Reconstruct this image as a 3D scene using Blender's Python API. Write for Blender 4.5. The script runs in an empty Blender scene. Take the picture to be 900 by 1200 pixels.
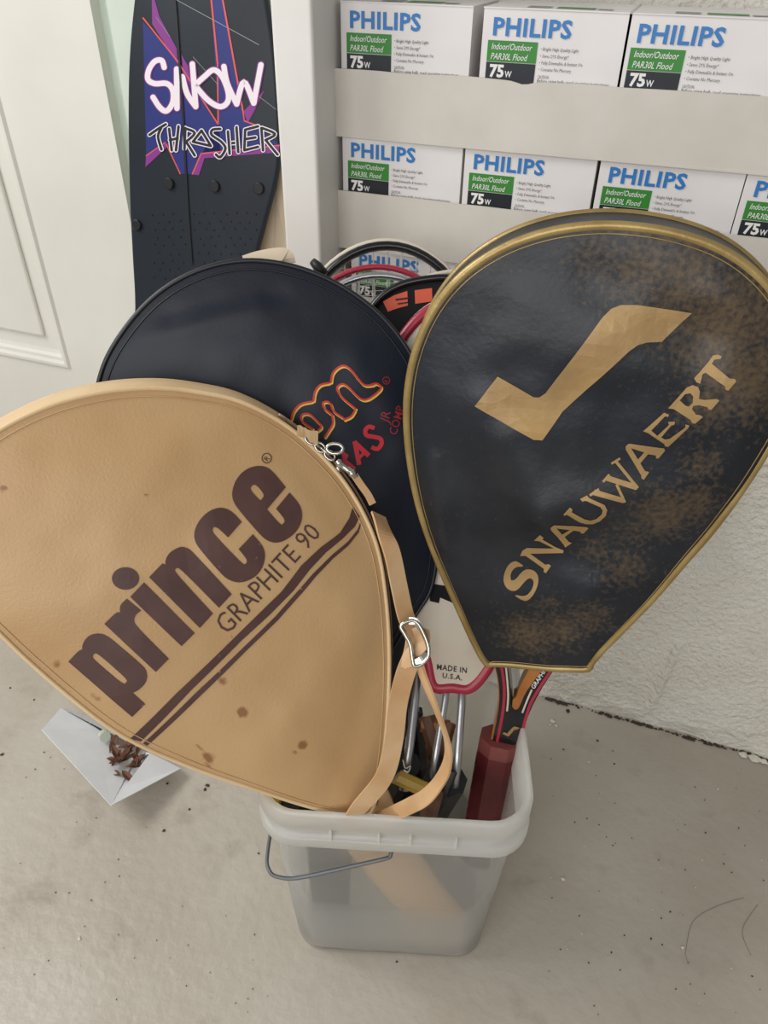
import bpy, bmesh, math, random
from mathutils import Vector, Matrix, noise
from mathutils.geometry import tessellate_polygon
random.seed(7)
# ------------------------------------------------------------------ camera, world, lights
F=880.0; CAMH=1.05
RC=Matrix.Rotation(math.radians(19),3,'Z')@Matrix.Rotation(math.pi/2-math.radians(37.5),3,'X')@Matrix.Rotation(math.radians(1),3,'Z')
CP=Vector((0,0,CAMH))
scn=bpy.context.scene; COL=scn.collection
cd=bpy.data.cameras.new('camera'); cam=bpy.data.objects.new('camera',cd); COL.objects.link(cam)
cam.matrix_world=Matrix.Translation(CP)@RC.to_4x4()
cd.sensor_fit='VERTICAL'; cd.sensor_height=24; cd.lens=F/1200*24; cd.clip_start=.01
scn.camera=cam
scn.view_settings.view_transform='Standard'; scn.view_settings.look='None'
scn.view_settings.gamma=1; scn.view_settings.exposure=-0.10
w=bpy.data.worlds.new('world'); scn.world=w; w.use_nodes=True
w.node_tree.nodes['Background'].inputs[0].default_value=(1,1,1,1)
w.node_tree.nodes['Background'].inputs[1].default_value=.30
def area(name,loc,target,sx,sy,power,color):
    l=bpy.data.lights.new(name,'AREA'); l.shape='RECTANGLE'; l.size=sx; l.size_y=sy; l.energy=power; l.color=color
    o=bpy.data.objects.new(name,l); COL.objects.link(o); o.location=loc
    o.rotation_euler=(Vector(target)-Vector(loc)).to_track_quat('-Z','Y').to_euler(); return o
area('garage_daylight',(-1.75,.05,2.05),(-.1,.55,.3),1.0,.8,31,(1,.99,.97))
area('open_garage_daylight',(-.35,-1.7,1.55),(.1,.7,.45),2.4,1.3,41,(1,.99,.975))

# ------------------------------------------------------------------ helpers
def ray(x,y): return RC@Vector(((x-450)/F,-(y-600)/F,-1))
def at_d(x,y,t): return CP+ray(x,y)*t
def at_z(x,y,z): d=ray(x,y); return CP+d*((z-CAMH)/d.z)
def at_y(x,y,yy): d=ray(x,y); return CP+d*(yy/d.y)
class Frame:
    def __init__(s,px,py,t,a=0,b=0):
        s.C=at_d(px,py,t); rc=ray(px,py).normalized()
        right=RC@Vector((1,0,0)); up=RC@Vector((0,1,0))
        away=(rc+right*a+up*b).normalized(); s.N=-away
        s.U=Vector((0,0,1)).cross(s.N).normalized(); s.V=s.N.cross(s.U).normalized()
    def uv(s,x,y):
        d=ray(x,y); t=(s.C-CP).dot(s.N)/d.dot(s.N); p=CP+d*t-s.C
        return (p.dot(s.U),p.dot(s.V))
    def w(s,u,v,z=0): return s.C+s.U*u+s.V*v+s.N*z
    def pt(s,x,y,z=0): return s.w(*s.uv(x,y),z)
class Plane(Frame):
    def __init__(s,C,U,V): s.C=Vector(C); s.U=Vector(U).normalized(); s.V=Vector(V).normalized(); s.N=s.U.cross(s.V).normalized()
def S(r,g,b):
    f=lambda c:(c/255/12.92 if c/255<=.04045 else ((c/255+.055)/1.055)**2.4)
    return (f(r),f(g),f(b),1)
def thing(name,label,cat,loc,group=None):
    o=bpy.data.objects.new(name,None); COL.objects.link(o); o.location=loc; o.empty_display_size=.02
    o['label']=label; o['category']=cat
    if group:o['group']=group
    return o
def mk(name,verts,faces,mat,parent=None,smooth=False,loc=None):
    """verts are world coordinates; the object's origin is its parent's, or loc"""
    org=Vector((0,0,0)); pl=Vector((0,0,0))
    p=parent
    while p is not None: pl+=Vector(p.location); p=p.parent
    if parent is None and loc is not None: org=Vector(loc)
    me=bpy.data.meshes.new(name); b=pl+org
    me.from_pydata([tuple(Vector(v)-b) for v in verts],[],faces); me.update()
    me.materials.append(mat)
    o=bpy.data.objects.new(name,me); COL.objects.link(o)
    if parent is not None: o.parent=parent
    else: o.location=org
    if smooth:
        for f in me.polygons:f.use_smooth=True
    return o
def tag(o,label,cat,group=None):
    o['label']=label;o['category']=cat
    if group:o['group']=group
    return o
def struct(o): o['kind']='structure'; return o
class MB:
    def __init__(s): s.v=[];s.f=[]
    def add(s,v,f): n=len(s.v); s.v+=[Vector(a) for a in v]; s.f+=[tuple(i+n for i in q) for q in f]; return s
    def box(s,a,b):
        x0,y0,z0=a;x1,y1,z1=b
        return s.add([(x0,y0,z0),(x1,y0,z0),(x1,y1,z0),(x0,y1,z0),(x0,y0,z1),(x1,y0,z1),(x1,y1,z1),(x0,y1,z1)],
              [(0,3,2,1),(4,5,6,7),(0,1,5,4),(1,2,6,5),(2,3,7,6),(3,0,4,7)])
    def tube(s,pts,r,n=8,closed=False,sx=1,sy=1,up=None):
        pts=[Vector(p) for p in pts]; m=len(pts); rings=[]; prev=None
        for i,p in enumerate(pts):
            if closed: t=pts[(i+1)%m]-pts[i-1]
            else: t=pts[min(i+1,m-1)]-pts[max(i-1,0)]
            t.normalize()
            if up is not None: a=Vector(up)-t*t.dot(Vector(up))
            elif prev is None:
                q=Vector((0,0,1)) if abs(t.z)<.9 else Vector((1,0,0)); a=q-t*t.dot(q)
            else: a=prev-t*t.dot(prev)
            a.normalize(); prev=a; b=t.cross(a); rr=r[i] if isinstance(r,(list,tuple)) else r
            rings.append([p+a*math.cos(2*math.pi*k/n)*rr*sx+b*math.sin(2*math.pi*k/n)*rr*sy for k in range(n)])
        v=[q for R in rings for q in R]; f=[]
        for i in range(m if closed else m-1):
            j=(i+1)%m
            for k in range(n): f.append((i*n+k,i*n+(k+1)%n,j*n+(k+1)%n,j*n+k))
        if not closed: f.append(tuple(range(n-1,-1,-1))); f.append(tuple((m-1)*n+k for k in range(n)))
        return s.add(v,f)
    def ribbon(s,pts,widths,th,normals):
        m=len(pts); v=[];f=[]
        for i,p in enumerate(pts):
            p=Vector(p); t=(Vector(pts[min(i+1,m-1)])-Vector(pts[max(i-1,0)])).normalized()
            nn=Vector(normals[i]); nn=(nn-t*t.dot(nn)).normalized(); b=t.cross(nn)*widths[i]/2; h=nn*th/2
            v+=[p-b-h,p+b-h,p+b+h,p-b+h]
        for i in range(m-1):
            for k in range(4): f.append((i*4+k,i*4+(k+1)%4,i*4+4+(k+1)%4,i*4+4+k))
        f+= [(3,2,1,0),tuple((m-1)*4+k for k in range(4))]
        return s.add(v,f)
    def out(s,name,mat,parent=None,smooth=False,loc=None): return mk(name,s.v,s.f,mat,parent,smooth,loc)
def catmull(pts,n=8,closed=False):
    P=[Vector(p) for p in pts]; m=len(P); out=[]
    for i in range(m if closed else m-1):
        g=(lambda k:P[k%m]) if closed else (lambda k:P[max(0,min(m-1,k))])
        a,b,c,d=g(i-1),g(i),g(i+1),g(i+2)
        for j in range(n):
            t=j/n; out.append(.5*((2*b)+(c-a)*t+(2*a-5*b+4*c-d)*t*t+(3*b-a-3*c+d)*t**3))
    if not closed: out.append(P[-1])
    return out
def soften(poly,it=2,thr=62):
    for _ in range(it):
        n=len(poly);o=[]
        for i in range(n):
            a,b,c=[Vector(poly[(i+k)%n][:2]) for k in(-1,0,1)]
            d1=b-a;d2=c-b
            if d1.length<1e-9 or d2.length<1e-9: o.append(tuple(b));continue
            if math.degrees(d1.angle(d2))<thr: o.append(tuple(b-d1*.25)); o.append(tuple(b+d2*.25))
            else: o.append(tuple(b))
        poly=o
    return poly
def poly2d(outer,holes=(),sm=True):
    L=[soften(outer) if sm else outer]+[soften(h) if sm else h for h in holes]
    v=[p for l in L for p in l]
    t=tessellate_polygon([[Vector((p[0],p[1],0)) for p in l] for l in L])
    return v,[tuple(q) for q in t]
def stroke2d(pts,wd,smooth=True,cap=True):
    P=[Vector((p[0],p[1])) for p in pts]
    if smooth and len(P)>2: P=[Vector(q[:2]) for q in catmull([(p.x,p.y,0) for p in P],6)]
    v=[];f=[];m=len(P)
    for i,p in enumerate(P):
        t=(P[min(i+1,m-1)]-P[max(i-1,0)]).normalized(); n=Vector((-t.y,t.x))*wd/2
        v+=[tuple(p+n),tuple(p-n)]
    for i in range(m-1): f.append((2*i,2*i+1,2*i+3,2*i+2))
    if cap:
        for c,i in((P[0],0),(P[-1],m-1)):
            t=(P[min(i+1,m-1)]-P[max(i-1,0)]).normalized(); 
            if i==0:t=-t
            a0=math.atan2(t.y,t.x); n0=len(v)
            ring=[(c.x+math.cos(a0-math.pi/2+k*math.pi/8)*wd/2,c.y+math.sin(a0-math.pi/2+k*math.pi/8)*wd/2) for k in range(9)]
            v+=ring; f.append(tuple(range(n0,n0+9)))
    return v,f
def join2d(*ms):
    V=[];Fc=[]
    for v,f in ms:
        n=len(V);V+=list(v);Fc+=[tuple(i+n for i in q) for q in f]
    return V,Fc
def ring2d(cx,cy,r,wd,n=24,asp=1):
    v=[];f=[]
    for k in range(n):
        a=2*math.pi*k/n; v+=[(cx+math.cos(a)*(r-wd/2),cy+math.sin(a)*(r-wd/2)*asp),(cx+math.cos(a)*(r+wd/2),cy+math.sin(a)*(r+wd/2)*asp)]
    for k in range(n): j=(k+1)%n; f.append((2*k,2*k+1,2*j+1,2*j))
    return v,f
def disc2d(cx,cy,rx,ry,n=28,rot=0):
    v=[(cx+rx*math.cos(2*math.pi*k/n),cy+ry*math.sin(2*math.pi*k/n)) for k in range(n)]
    return v,[tuple(range(n))]
TC={}
def text2d(body,shear=0,offset=0,spacing=1,res=2):
    """letters as a flat mesh, 1 unit = cap height, origin at the baseline's left"""
    k=(body,shear,offset,spacing,res)
    if k in TC:return TC[k]
    c=bpy.data.curves.new('lettering','FONT'); c.body=body; c.size=1; c.shear=shear; c.offset=offset; c.space_character=spacing; c.resolution_u=res
    o=bpy.data.objects.new('lettering',c); COL.objects.link(o)
    dg=bpy.context.evaluated_depsgraph_get(); dg.update(); me=bpy.data.meshes.new_from_object(o.evaluated_get(dg))
    v=[(a.co.x,a.co.y) for a in me.vertices]; f=[tuple(p.vertices) for p in me.polygons]
    bpy.data.objects.remove(o); bpy.data.curves.remove(c); bpy.data.meshes.remove(me)
    x0=min(a[0] for a in v); k2=.70
    v=[((a[0]-x0)/k2,a[1]/k2) for a in v]; TC[k]=(v,f); return TC[k]
def fit_quad(m,BL,BR,TL,TR):
    v,f=m; W=max(a[0] for a in v); o=[]
    for x,y in v:
        s=x/W; bx=BL[0]+(BR[0]-BL[0])*s; by=BL[1]+(BR[1]-BL[1])*s; tx=TL[0]+(TR[0]-TL[0])*s; ty=TL[1]+(TR[1]-TL[1])*s
        o.append((bx+(tx-bx)*y,by+(ty-by)*y))
    return o,f
def cr(ox,oy,s,m):  # crop coordinates -> photo pixels
    if isinstance(m,tuple) and len(m)==2 and isinstance(m[0],list): return [(ox+a[0]/s,oy+a[1]/s) for a in m[0]],m[1]
    return [(ox+a[0]/s,oy+a[1]/s) for a in m]
def decal(fr,m,zf,mat,name,parent,eps=.0006,cell=.01,px=True,bisect=True,th=0):
    v,f=m; bm=bmesh.new(); par=list(range(len(v)))
    def root(i):
        while par[i]!=i: par[i]=par[par[i]]; i=par[i]
        return i
    for q in f:
        for i in q[1:]: par[root(i)]=root(q[0])
    rk_={}; lift=[(rk_.setdefault(root(i),len(rk_))%40)*1.5e-5 for i in range(len(v))]
    V=[bm.verts.new((*(fr.uv(*a) if px else a),lift[i])) for i,a in enumerate(v)]
    for q in f:
        try:bm.faces.new([V[i] for i in q])
        except ValueError:pass
    if bisect:
        bmesh.ops.triangulate(bm,faces=bm.faces[:])
        for ax in(0,1):
            cs=[a.co[ax] for a in bm.verts]; lo,hi=min(cs),max(cs); k=math.ceil(lo/cell)
            while k*cell<hi:
                c=[0,0,0];n=[0,0,0];c[ax]=k*cell;n[ax]=1
                bmesh.ops.bisect_plane(bm,geom=bm.verts[:]+bm.edges[:]+bm.faces[:],plane_co=c,plane_no=n,dist=1e-6); k+=1
    bm.normal_update(); bm.verts.index_update()
    vs=[fr.w(a.co.x,a.co.y,zf(a.co.x,a.co.y)+eps+a.co.z) for a in bm.verts]
    fs=[tuple(x.index for x in q.verts) if q.normal.z>0 else tuple(x.index for x in reversed(q.verts)) for q in bm.faces]
    bm.free(); return mk(name,vs,fs,mat,parent)
# ------------------------------------------------------------------ materials
MATS={}
def mat(name,col,rough=.6,metal=0,bump=0,bscale=60,col2=None,cscale=8,detail=4,spec=.5,lo=.35,hi=.65,sheen=0,bdist=.01,col3=None,c3scale=30,c3lo=.62,c3hi=.7,coat=0):
    m=bpy.data.materials.new(name); m.use_nodes=True; nt=m.node_tree; N=nt.nodes; L=nt.links
    b=N['Principled BSDF']; b.inputs['Roughness'].default_value=rough; b.inputs['Metallic'].default_value=metal
    b.inputs['Specular IOR Level'].default_value=spec; b.inputs['Base Color'].default_value=col
    if coat: b.inputs['Coat Weight'].default_value=coat; b.inputs['Coat Roughness'].default_value=.25
    tc=N.new('ShaderNodeTexCoord')
    def nz(sc,d=4): n=N.new('ShaderNodeTexNoise'); n.inputs['Scale'].default_value=sc; n.inputs['Detail'].default_value=d; L.new(tc.outputs['Object'],n.inputs['Vector']); return n
    def mp(src,lo,hi):
        r=N.new('ShaderNodeMapRange'); r.inputs['From Min'].default_value=lo; r.inputs['From Max'].default_value=hi; L.new(src,r.inputs['Value']); return r.outputs[0]
    last=None
    if col2 is not None:
        mx=N.new('ShaderNodeMix'); mx.data_type='RGBA'; mx.inputs['A'].default_value=col; mx.inputs['B'].default_value=col2
        L.new(mp(nz(cscale,detail).outputs[0],lo,hi),mx.inputs['Factor']); last=mx.outputs['Result']
    if col3 is not None:
        mx=N.new('ShaderNodeMix'); mx.data_type='RGBA'; mx.inputs['B'].default_value=col3
        if last: L.new(last,mx.inputs['A'])
        else: mx.inputs['A'].default_value=col
        L.new(mp(nz(c3scale,5).outputs[0],c3lo,c3hi),mx.inputs['Factor']); last=mx.outputs['Result']
    if last: L.new(last,b.inputs['Base Color'])
    if bump:
        bp=N.new('ShaderNodeBump'); bp.inputs['Strength'].default_value=bump; bp.inputs['Distance'].default_value=bdist
        L.new(nz(bscale,5).outputs[0],bp.inputs['Height']); L.new(bp.outputs[0],b.inputs['Normal'])
    MATS[name]=(m,b,nt,last); return m
def add_mask(name,attr,colr,soft=.5,nscale=120,amt=1.0,namp=1.2):
    """mix a second colour in where the vertex attribute (dirt, stain, painted sheen) is high, broken up by noise"""
    m,b,nt,last=MATS[name]; N=nt.nodes;L=nt.links
    a=N.new('ShaderNodeAttribute'); a.attribute_name=attr
    n=N.new('ShaderNodeTexNoise'); n.inputs['Scale'].default_value=nscale; n.inputs['Detail'].default_value=6
    tc=N.new('ShaderNodeTexCoord'); L.new(tc.outputs['Object'],n.inputs['Vector'])
    s=N.new('ShaderNodeMath'); s.operation='MULTIPLY_ADD'; L.new(n.outputs[0],s.inputs[0]); s.inputs[1].default_value=namp; s.inputs[2].default_value=-namp*.5
    ad=N.new('ShaderNodeMath'); ad.operation='ADD'; L.new(a.outputs['Fac'],ad.inputs[0]); L.new(s.outputs[0],ad.inputs[1])
    r=N.new('ShaderNodeMapRange'); r.inputs['From Min'].default_value=.5-soft/2; r.inputs['From Max'].default_value=.5+soft/2; r.inputs['To Max'].default_value=amt; L.new(ad.outputs[0],r.inputs['Value'])
    mx=N.new('ShaderNodeMix'); mx.data_type='RGBA'; mx.inputs['B'].default_value=colr
    if last: L.new(last,mx.inputs['A'])
    else: mx.inputs['A'].default_value=b.inputs['Base Color'].default_value
    L.new(r.outputs[0],mx.inputs['Factor']); L.new(mx.outputs['Result'],b.inputs['Base Color']); MATS[name]=(m,b,nt,mx.outputs['Result'])
M={}
M['floor']=mat('painted_concrete',S(182,175,162),.42,bump=.4,bscale=60,col2=S(172,163,149),cscale=5,col3=S(160,150,135),c3scale=14,c3lo=.58,c3hi=.75,bdist=.004)
M['wall']=mat('rough_white_paint',S(228,224,213),.42,bump=1.0,bscale=130,col2=S(220,215,202),cscale=9,bdist=.006)
M['post']=mat('white_trim_paint',S(226,223,218),.45,bump=.15,bscale=18,col2=S(216,212,206),cscale=6,bdist=.003)
M['door']=mat('door_paint',S(224,222,213),.42,bump=.1,bscale=30,col2=S(216,214,204),cscale=4,bdist=.002)
M['greenwall']=mat('pale_green_white_paint',S(205,216,204),.6,bump=.2,bscale=50,col2=S(192,203,190),cscale=6,bdist=.003)
M['card']=mat('tray_cardboard',S(214,208,199),.75,bump=.12,bscale=90,col2=S(205,199,189),cscale=12,bdist=.002)
M['cardcut']=mat('cut_cardboard_edge',S(172,160,142),.85)
M['box']=mat('glossy_white_carton',S(232,228,226),.4,col2=S(224,220,218),cscale=10)
M['blue']=mat('print_blue',S(46,120,190),.4)
M['green']=mat('print_green',S(52,134,48),.4)
M['black']=mat('print_black',S(26,30,38),.4)
M['white']=mat('print_white',S(235,233,230),.4)
M['ink']=mat('print_fine_ink',S(84,84,92),.5)
M['greyprint']=mat('print_grey',S(140,146,140),.4)
M['tan']=mat('tan_vinyl',S(197,163,117),.42,bump=.22,bscale=380,col2=S(184,147,101),cscale=5,lo=.3,hi=.7,bdist=.0012)
M['tanband']=mat('tan_vinyl_edge',S(226,197,155),.5,bump=.15,bscale=200,col2=S(212,180,135),cscale=12,bdist=.001)
M['tanstrap']=mat('tan_leather_strap',S(206,172,130),.55,bump=.2,bscale=150,col2=S(190,148,102),cscale=20,bdist=.001)
M['brown']=mat('brown_print',S(84,54,48),.5,col2=S(74,46,42),cscale=30,col3=S(150,115,90),c3scale=160,c3lo=.72,c3hi=.76)
M['navy']=mat('navy_vinyl',S(26,31,43),.42,spec=.28,bump=.12,bscale=260,col2=S(24,28,38),cscale=8,bdist=.001)
M['navypipe']=mat('navy_piping',S(24,27,34),.4)
M['red']=mat('red_print',S(186,28,46),.5)
M['redmark']=mat('dull_red_print',S(140,32,44),.5)
M['orangered']=mat('outline_red_print',S(192,44,34),.5)
M['yellow']=mat('outline_yellow_print',S(232,190,74),.5)
M['vinyl']=mat('worn_black_vinyl',S(29,33,41),.38,spec=.36,bump=.25,bscale=170,col2=S(26,28,32),cscale=7,bdist=.0012)
M['gold']=mat('gold_piping',S(170,146,92),.36,metal=.35,bump=.3,bscale=180,col2=S(146,120,70),cscale=30,bdist=.001)
M['goldprint']=mat('gold_print',S(170,138,88),.45,metal=.15,bump=.2,bscale=200,col2=S(152,122,78),cscale=25,bdist=.001)
M['snow']=mat('moulded_board_plastic',S(34,40,48),.45,spec=.3,bump=.08,bscale=80,col2=S(32,37,45),cscale=10,bdist=.001)
M['snowblue']=mat('board_blue_print',S(30,40,112),.42)
M['purple']=mat('board_purple_print',S(128,48,132),.42)
M['coral']=mat('board_coral_line',S(214,84,78),.42)
M['bwhite']=mat('board_white_print',S(228,218,224),.45)
M['bblack']=mat('board_black_print',S(18,20,24),.45)
M['metal']=mat('nickel',S(190,186,176),.25,metal=1)
M['alu']=mat('aluminium_tube',S(182,182,184),.3,metal=.9)
M['wire']=mat('grey_wire',S(105,108,112),.45,metal=.4)
M['grip']=mat('maroon_leather_grip',S(104,32,36),.5,bump=.3,bscale=150,col2=S(90,26,30),cscale=30,bdist=.001)
M['gripband']=mat('faded_grip_band',S(128,66,62),.55)
M['blackgrip']=mat('black_grip',S(24,24,27),.5)
M['frameblk']=mat('lacquer_black',S(22,22,26),.25)
M['matt']=mat('matt_black_fabric',S(24,24,27),.75,spec=.2)
M['framered']=mat('lacquer_red',S(168,38,62),.3)
M['wood']=mat('varnished_wood',S(176,112,52),.35,col2=S(150,90,38),cscale=40)
M['darkwood']=mat('brown_wood',S(120,74,44),.45,col2=S(98,58,34),cscale=40)
M['cream']=mat('cream_vinyl',S(214,204,186),.5,bump=.1,bscale=200,col2=S(204,192,172),cscale=10,bdist=.001)
M['orange']=mat('orange_print',S(206,84,52),.5)
M['string']=mat('nylon_string',S(205,203,196),.35)
M['paper']=mat('white_paper',S(226,227,228),.7,col2=S(218,219,221),cscale=20)
M['leaf']=mat('dried_leaf',S(112,74,54),.8,col2=S(78,48,36),cscale=60)
M['yellowwood']=mat('yellow_lacquer',S(190,158,66),.4)
M['beige']=mat('beige_board',S(214,196,172),.6,col2=S(204,184,158),cscale=10)
M['chip']=mat('floor_grit',S(64,54,46),.9)
M['crack']=mat('hairline_crack',S(120,110,96),.9)
M['chipw']=mat('paint_flake',S(214,208,194),.8)
M['cleartint']=mat('hazy_plastic_bit',S(188,196,180),.3)
# translucent bucket plastic
m=bpy.data.materials.new('milky_plastic'); m.use_nodes=True; nt=m.node_tree; N=nt.nodes;L=nt.links; b=N['Principled BSDF']
b.inputs['Base Color'].default_value=(1,1,1,1); b.inputs['Roughness'].default_value=.12; b.inputs['Transmission Weight'].default_value=1; b.inputs['IOR'].default_value=1.12
df=N.new('ShaderNodeBsdfDiffuse'); df.inputs[0].default_value=S(240,240,236); tl=N.new('ShaderNodeBsdfTranslucent'); tl.inputs[0].default_value=S(246,246,240)
gl=N.new('ShaderNodeBsdfGlossy'); gl.inputs['Roughness'].default_value=.3
m1=N.new('ShaderNodeMixShader'); m1.inputs[0].default_value=.55; L.new(df.outputs[0],m1.inputs[1]); L.new(tl.outputs[0],m1.inputs[2])
m2=N.new('ShaderNodeMixShader'); m2.inputs[0].default_value=.22; L.new(b.outputs[0],m2.inputs[1]); L.new(m1.outputs[0],m2.inputs[2])
m3=N.new('ShaderNodeMixShader'); m3.inputs[0].default_value=.04; L.new(m2.outputs[0],m3.inputs[1]); L.new(gl.outputs[0],m3.inputs[2])
L.new(m3.outputs[0],N['Material Output'].inputs[0]); M['plastic']=m
mr_=m.copy(); mr_.name='milky_plastic_thick'
for n_ in mr_.node_tree.nodes:
    if n_.type=='MIX_SHADER' and abs(n_.inputs[0].default_value-.22)<.001: n_.inputs[0].default_value=.72
M['rimplastic']=mr_

# ------------------------------------------------------------------ the setting
WY=.897; LEDGE=.553
def grid(name,fn,nu,nv,mt,parent=None,smooth=True):
    v=[fn(i/nu,j/nv) for j in range(nv+1) for i in range(nu+1)]
    f=[(j*(nu+1)+i,j*(nu+1)+i+1,(j+1)*(nu+1)+i+1,(j+1)*(nu+1)+i) for j in range(nv) for i in range(nu)]
    return mk(name,v,f,mt,parent,smooth)
def ffl(s,t):
    x=-3.0+4.6*s; y=-1.2+2.5*t
    return (x,y,noise.noise(Vector((x*4,y*4,0)))*.0012-.0012)
struct(grid('floor',ffl,230,130,M['floor']))
def fwl(s,t):
    x=-.52+2.1*s; z=-.005+(LEDGE+.005)*t
    p=Vector((x*9,z*9,3.1)); d=noise.noise(p)*.005
    rough=max(0,noise.noise(Vector((x*2.3,z*2.3,1)))+.45)
    d+=noise.noise(p*3.1)*.004*rough+noise.noise(p*7.3)*.0035*rough+max(0,noise.noise(p*5)-.2)*.014*rough+max(0,noise.noise(p*11)-.3)*.008*rough
    # old mortar run
    q=x-(.163+.06*(z-.05)); 
    if .03<z<.20: d+=.008*math.exp(-(q/.006)**2)*(1 if z>.06 else .5)
    if z<.03: d+=.004*noise.noise(p*4)
    y=WY-d
    if z>LEDGE-.01:y+=.004
    return (x,y,z)
wb=struct(grid('wall_back',fwl,520,150,M['wall']))
mb=MB(); mb.box((-.52,WY+.012,0),(1.58,1.35,LEDGE-.004)); mb.out('ledge_block',M['wall'],wb)
# dirt line where wall meets floor
mb=MB()
for i in range(330):
    x=-.1+i*.0033+random.uniform(-.002,.002); r=random.uniform(.0005,.0024)*(.35+max(0,.8+1.6*noise.noise(Vector((x*22,0,0))))); y=WY-.003-random.uniform(0,.004)
    mb.add([(x-r*1.6,y-r,.0003),(x+r*1.6,y-r,.0003),(x+r,y+r,.001),(x-r,y+r,.001),(x,y,.0016)],[(0,1,4),(1,2,4),(2,3,4),(3,0,4)])
o=mb.out('joint_dirt',M['chip'],wb); o['kind']='stuff'
mb=MB(); mb.box((-.43,1.24,LEDGE),(1.58,1.26,1.75)); struct(mb.out('wall_rear',M['wall']))
DY=1.12
# door post (jamb) beside the cartons
mb=MB(); mb.box((-.469,.93,0),(-.417,1.14,1.75)); o=struct(mb.out('trim_1',M['post']))
bv=o.modifiers.new('bevel','BEVEL'); bv.width=.004; bv.segments=3
mb=MB(); mb.box((-.832,DY,0),(-.469,DY+.04,1.75)); struct(mb.out('wall_left',M['greenwall']))
mb=MB(); mb.box((-.862,DY+.02,0),(-.832,DY+.05,1.75)); struct(mb.out('trim_2',M['greenwall']))
# panelled door
MB().box((-3.0,DY,0),(-1.755,DY+.04,1.75)).out('wall_far_left',M['post'])['kind']='structure'
dr=bpy.data.objects.new('door_1',None); COL.objects.link(dr); dr.location=(-1.3,DY,0); struct(dr)
px1=at_y(88,432,DY); px0=at_y(70,405,DY)
X1=at_y(82,425,DY).x; Z1=at_y(82,432,DY).z
mb=MB(); DX=-.861
mb.box((-1.75,DY,.01),(DX,DY+.035,Z1-.0)); mb.box((X1,DY,Z1),(DX,DY+.035,1.75)); mb.box((-1.75,DY+.012,Z1),(X1,DY+.035,1.75))
o=mb.out('door_leaf',M['door'],dr)
mb=MB()
def mould(a,b,inw):
    # stepped moulding between two corners, profile stepping inwards
    a=Vector(a);b=Vector(b);inw=Vector(inw);t=(b-a).normalized()
    prof=[(0,0),(.004,-.005),(.010,-.005),(.013,.003),(.020,.003),(.024,.010),(.032,.012)]
    v=[];f=[]
    for i,(d,z) in enumerate(prof):
        for e,sg in((a,1),(b,-1)): v.append(e+inw*d+t*sg*d+Vector((0,z,0)))
    for i in range(len(prof)-1): f.append((2*i,2*i+1,2*i+3,2*i+2))
    mb.add(v,f)
mould((X1,DY,Z1),(X1,DY,1.75),(-1,0,0)); mould((-1.75,DY,Z1),(X1,DY,Z1),(0,0,1))
mb.out('panel_moulding',M['door'],dr)
mb=MB(); mb.box((-1.72,DY+.004,Z1+.06),(X1-.055,DY+.014,1.74)); o=mb.out('raised_panel',M['door'],dr)
bv=o.modifiers.new('bevel','BEVEL'); bv.width=.006; bv.segments=3

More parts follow.
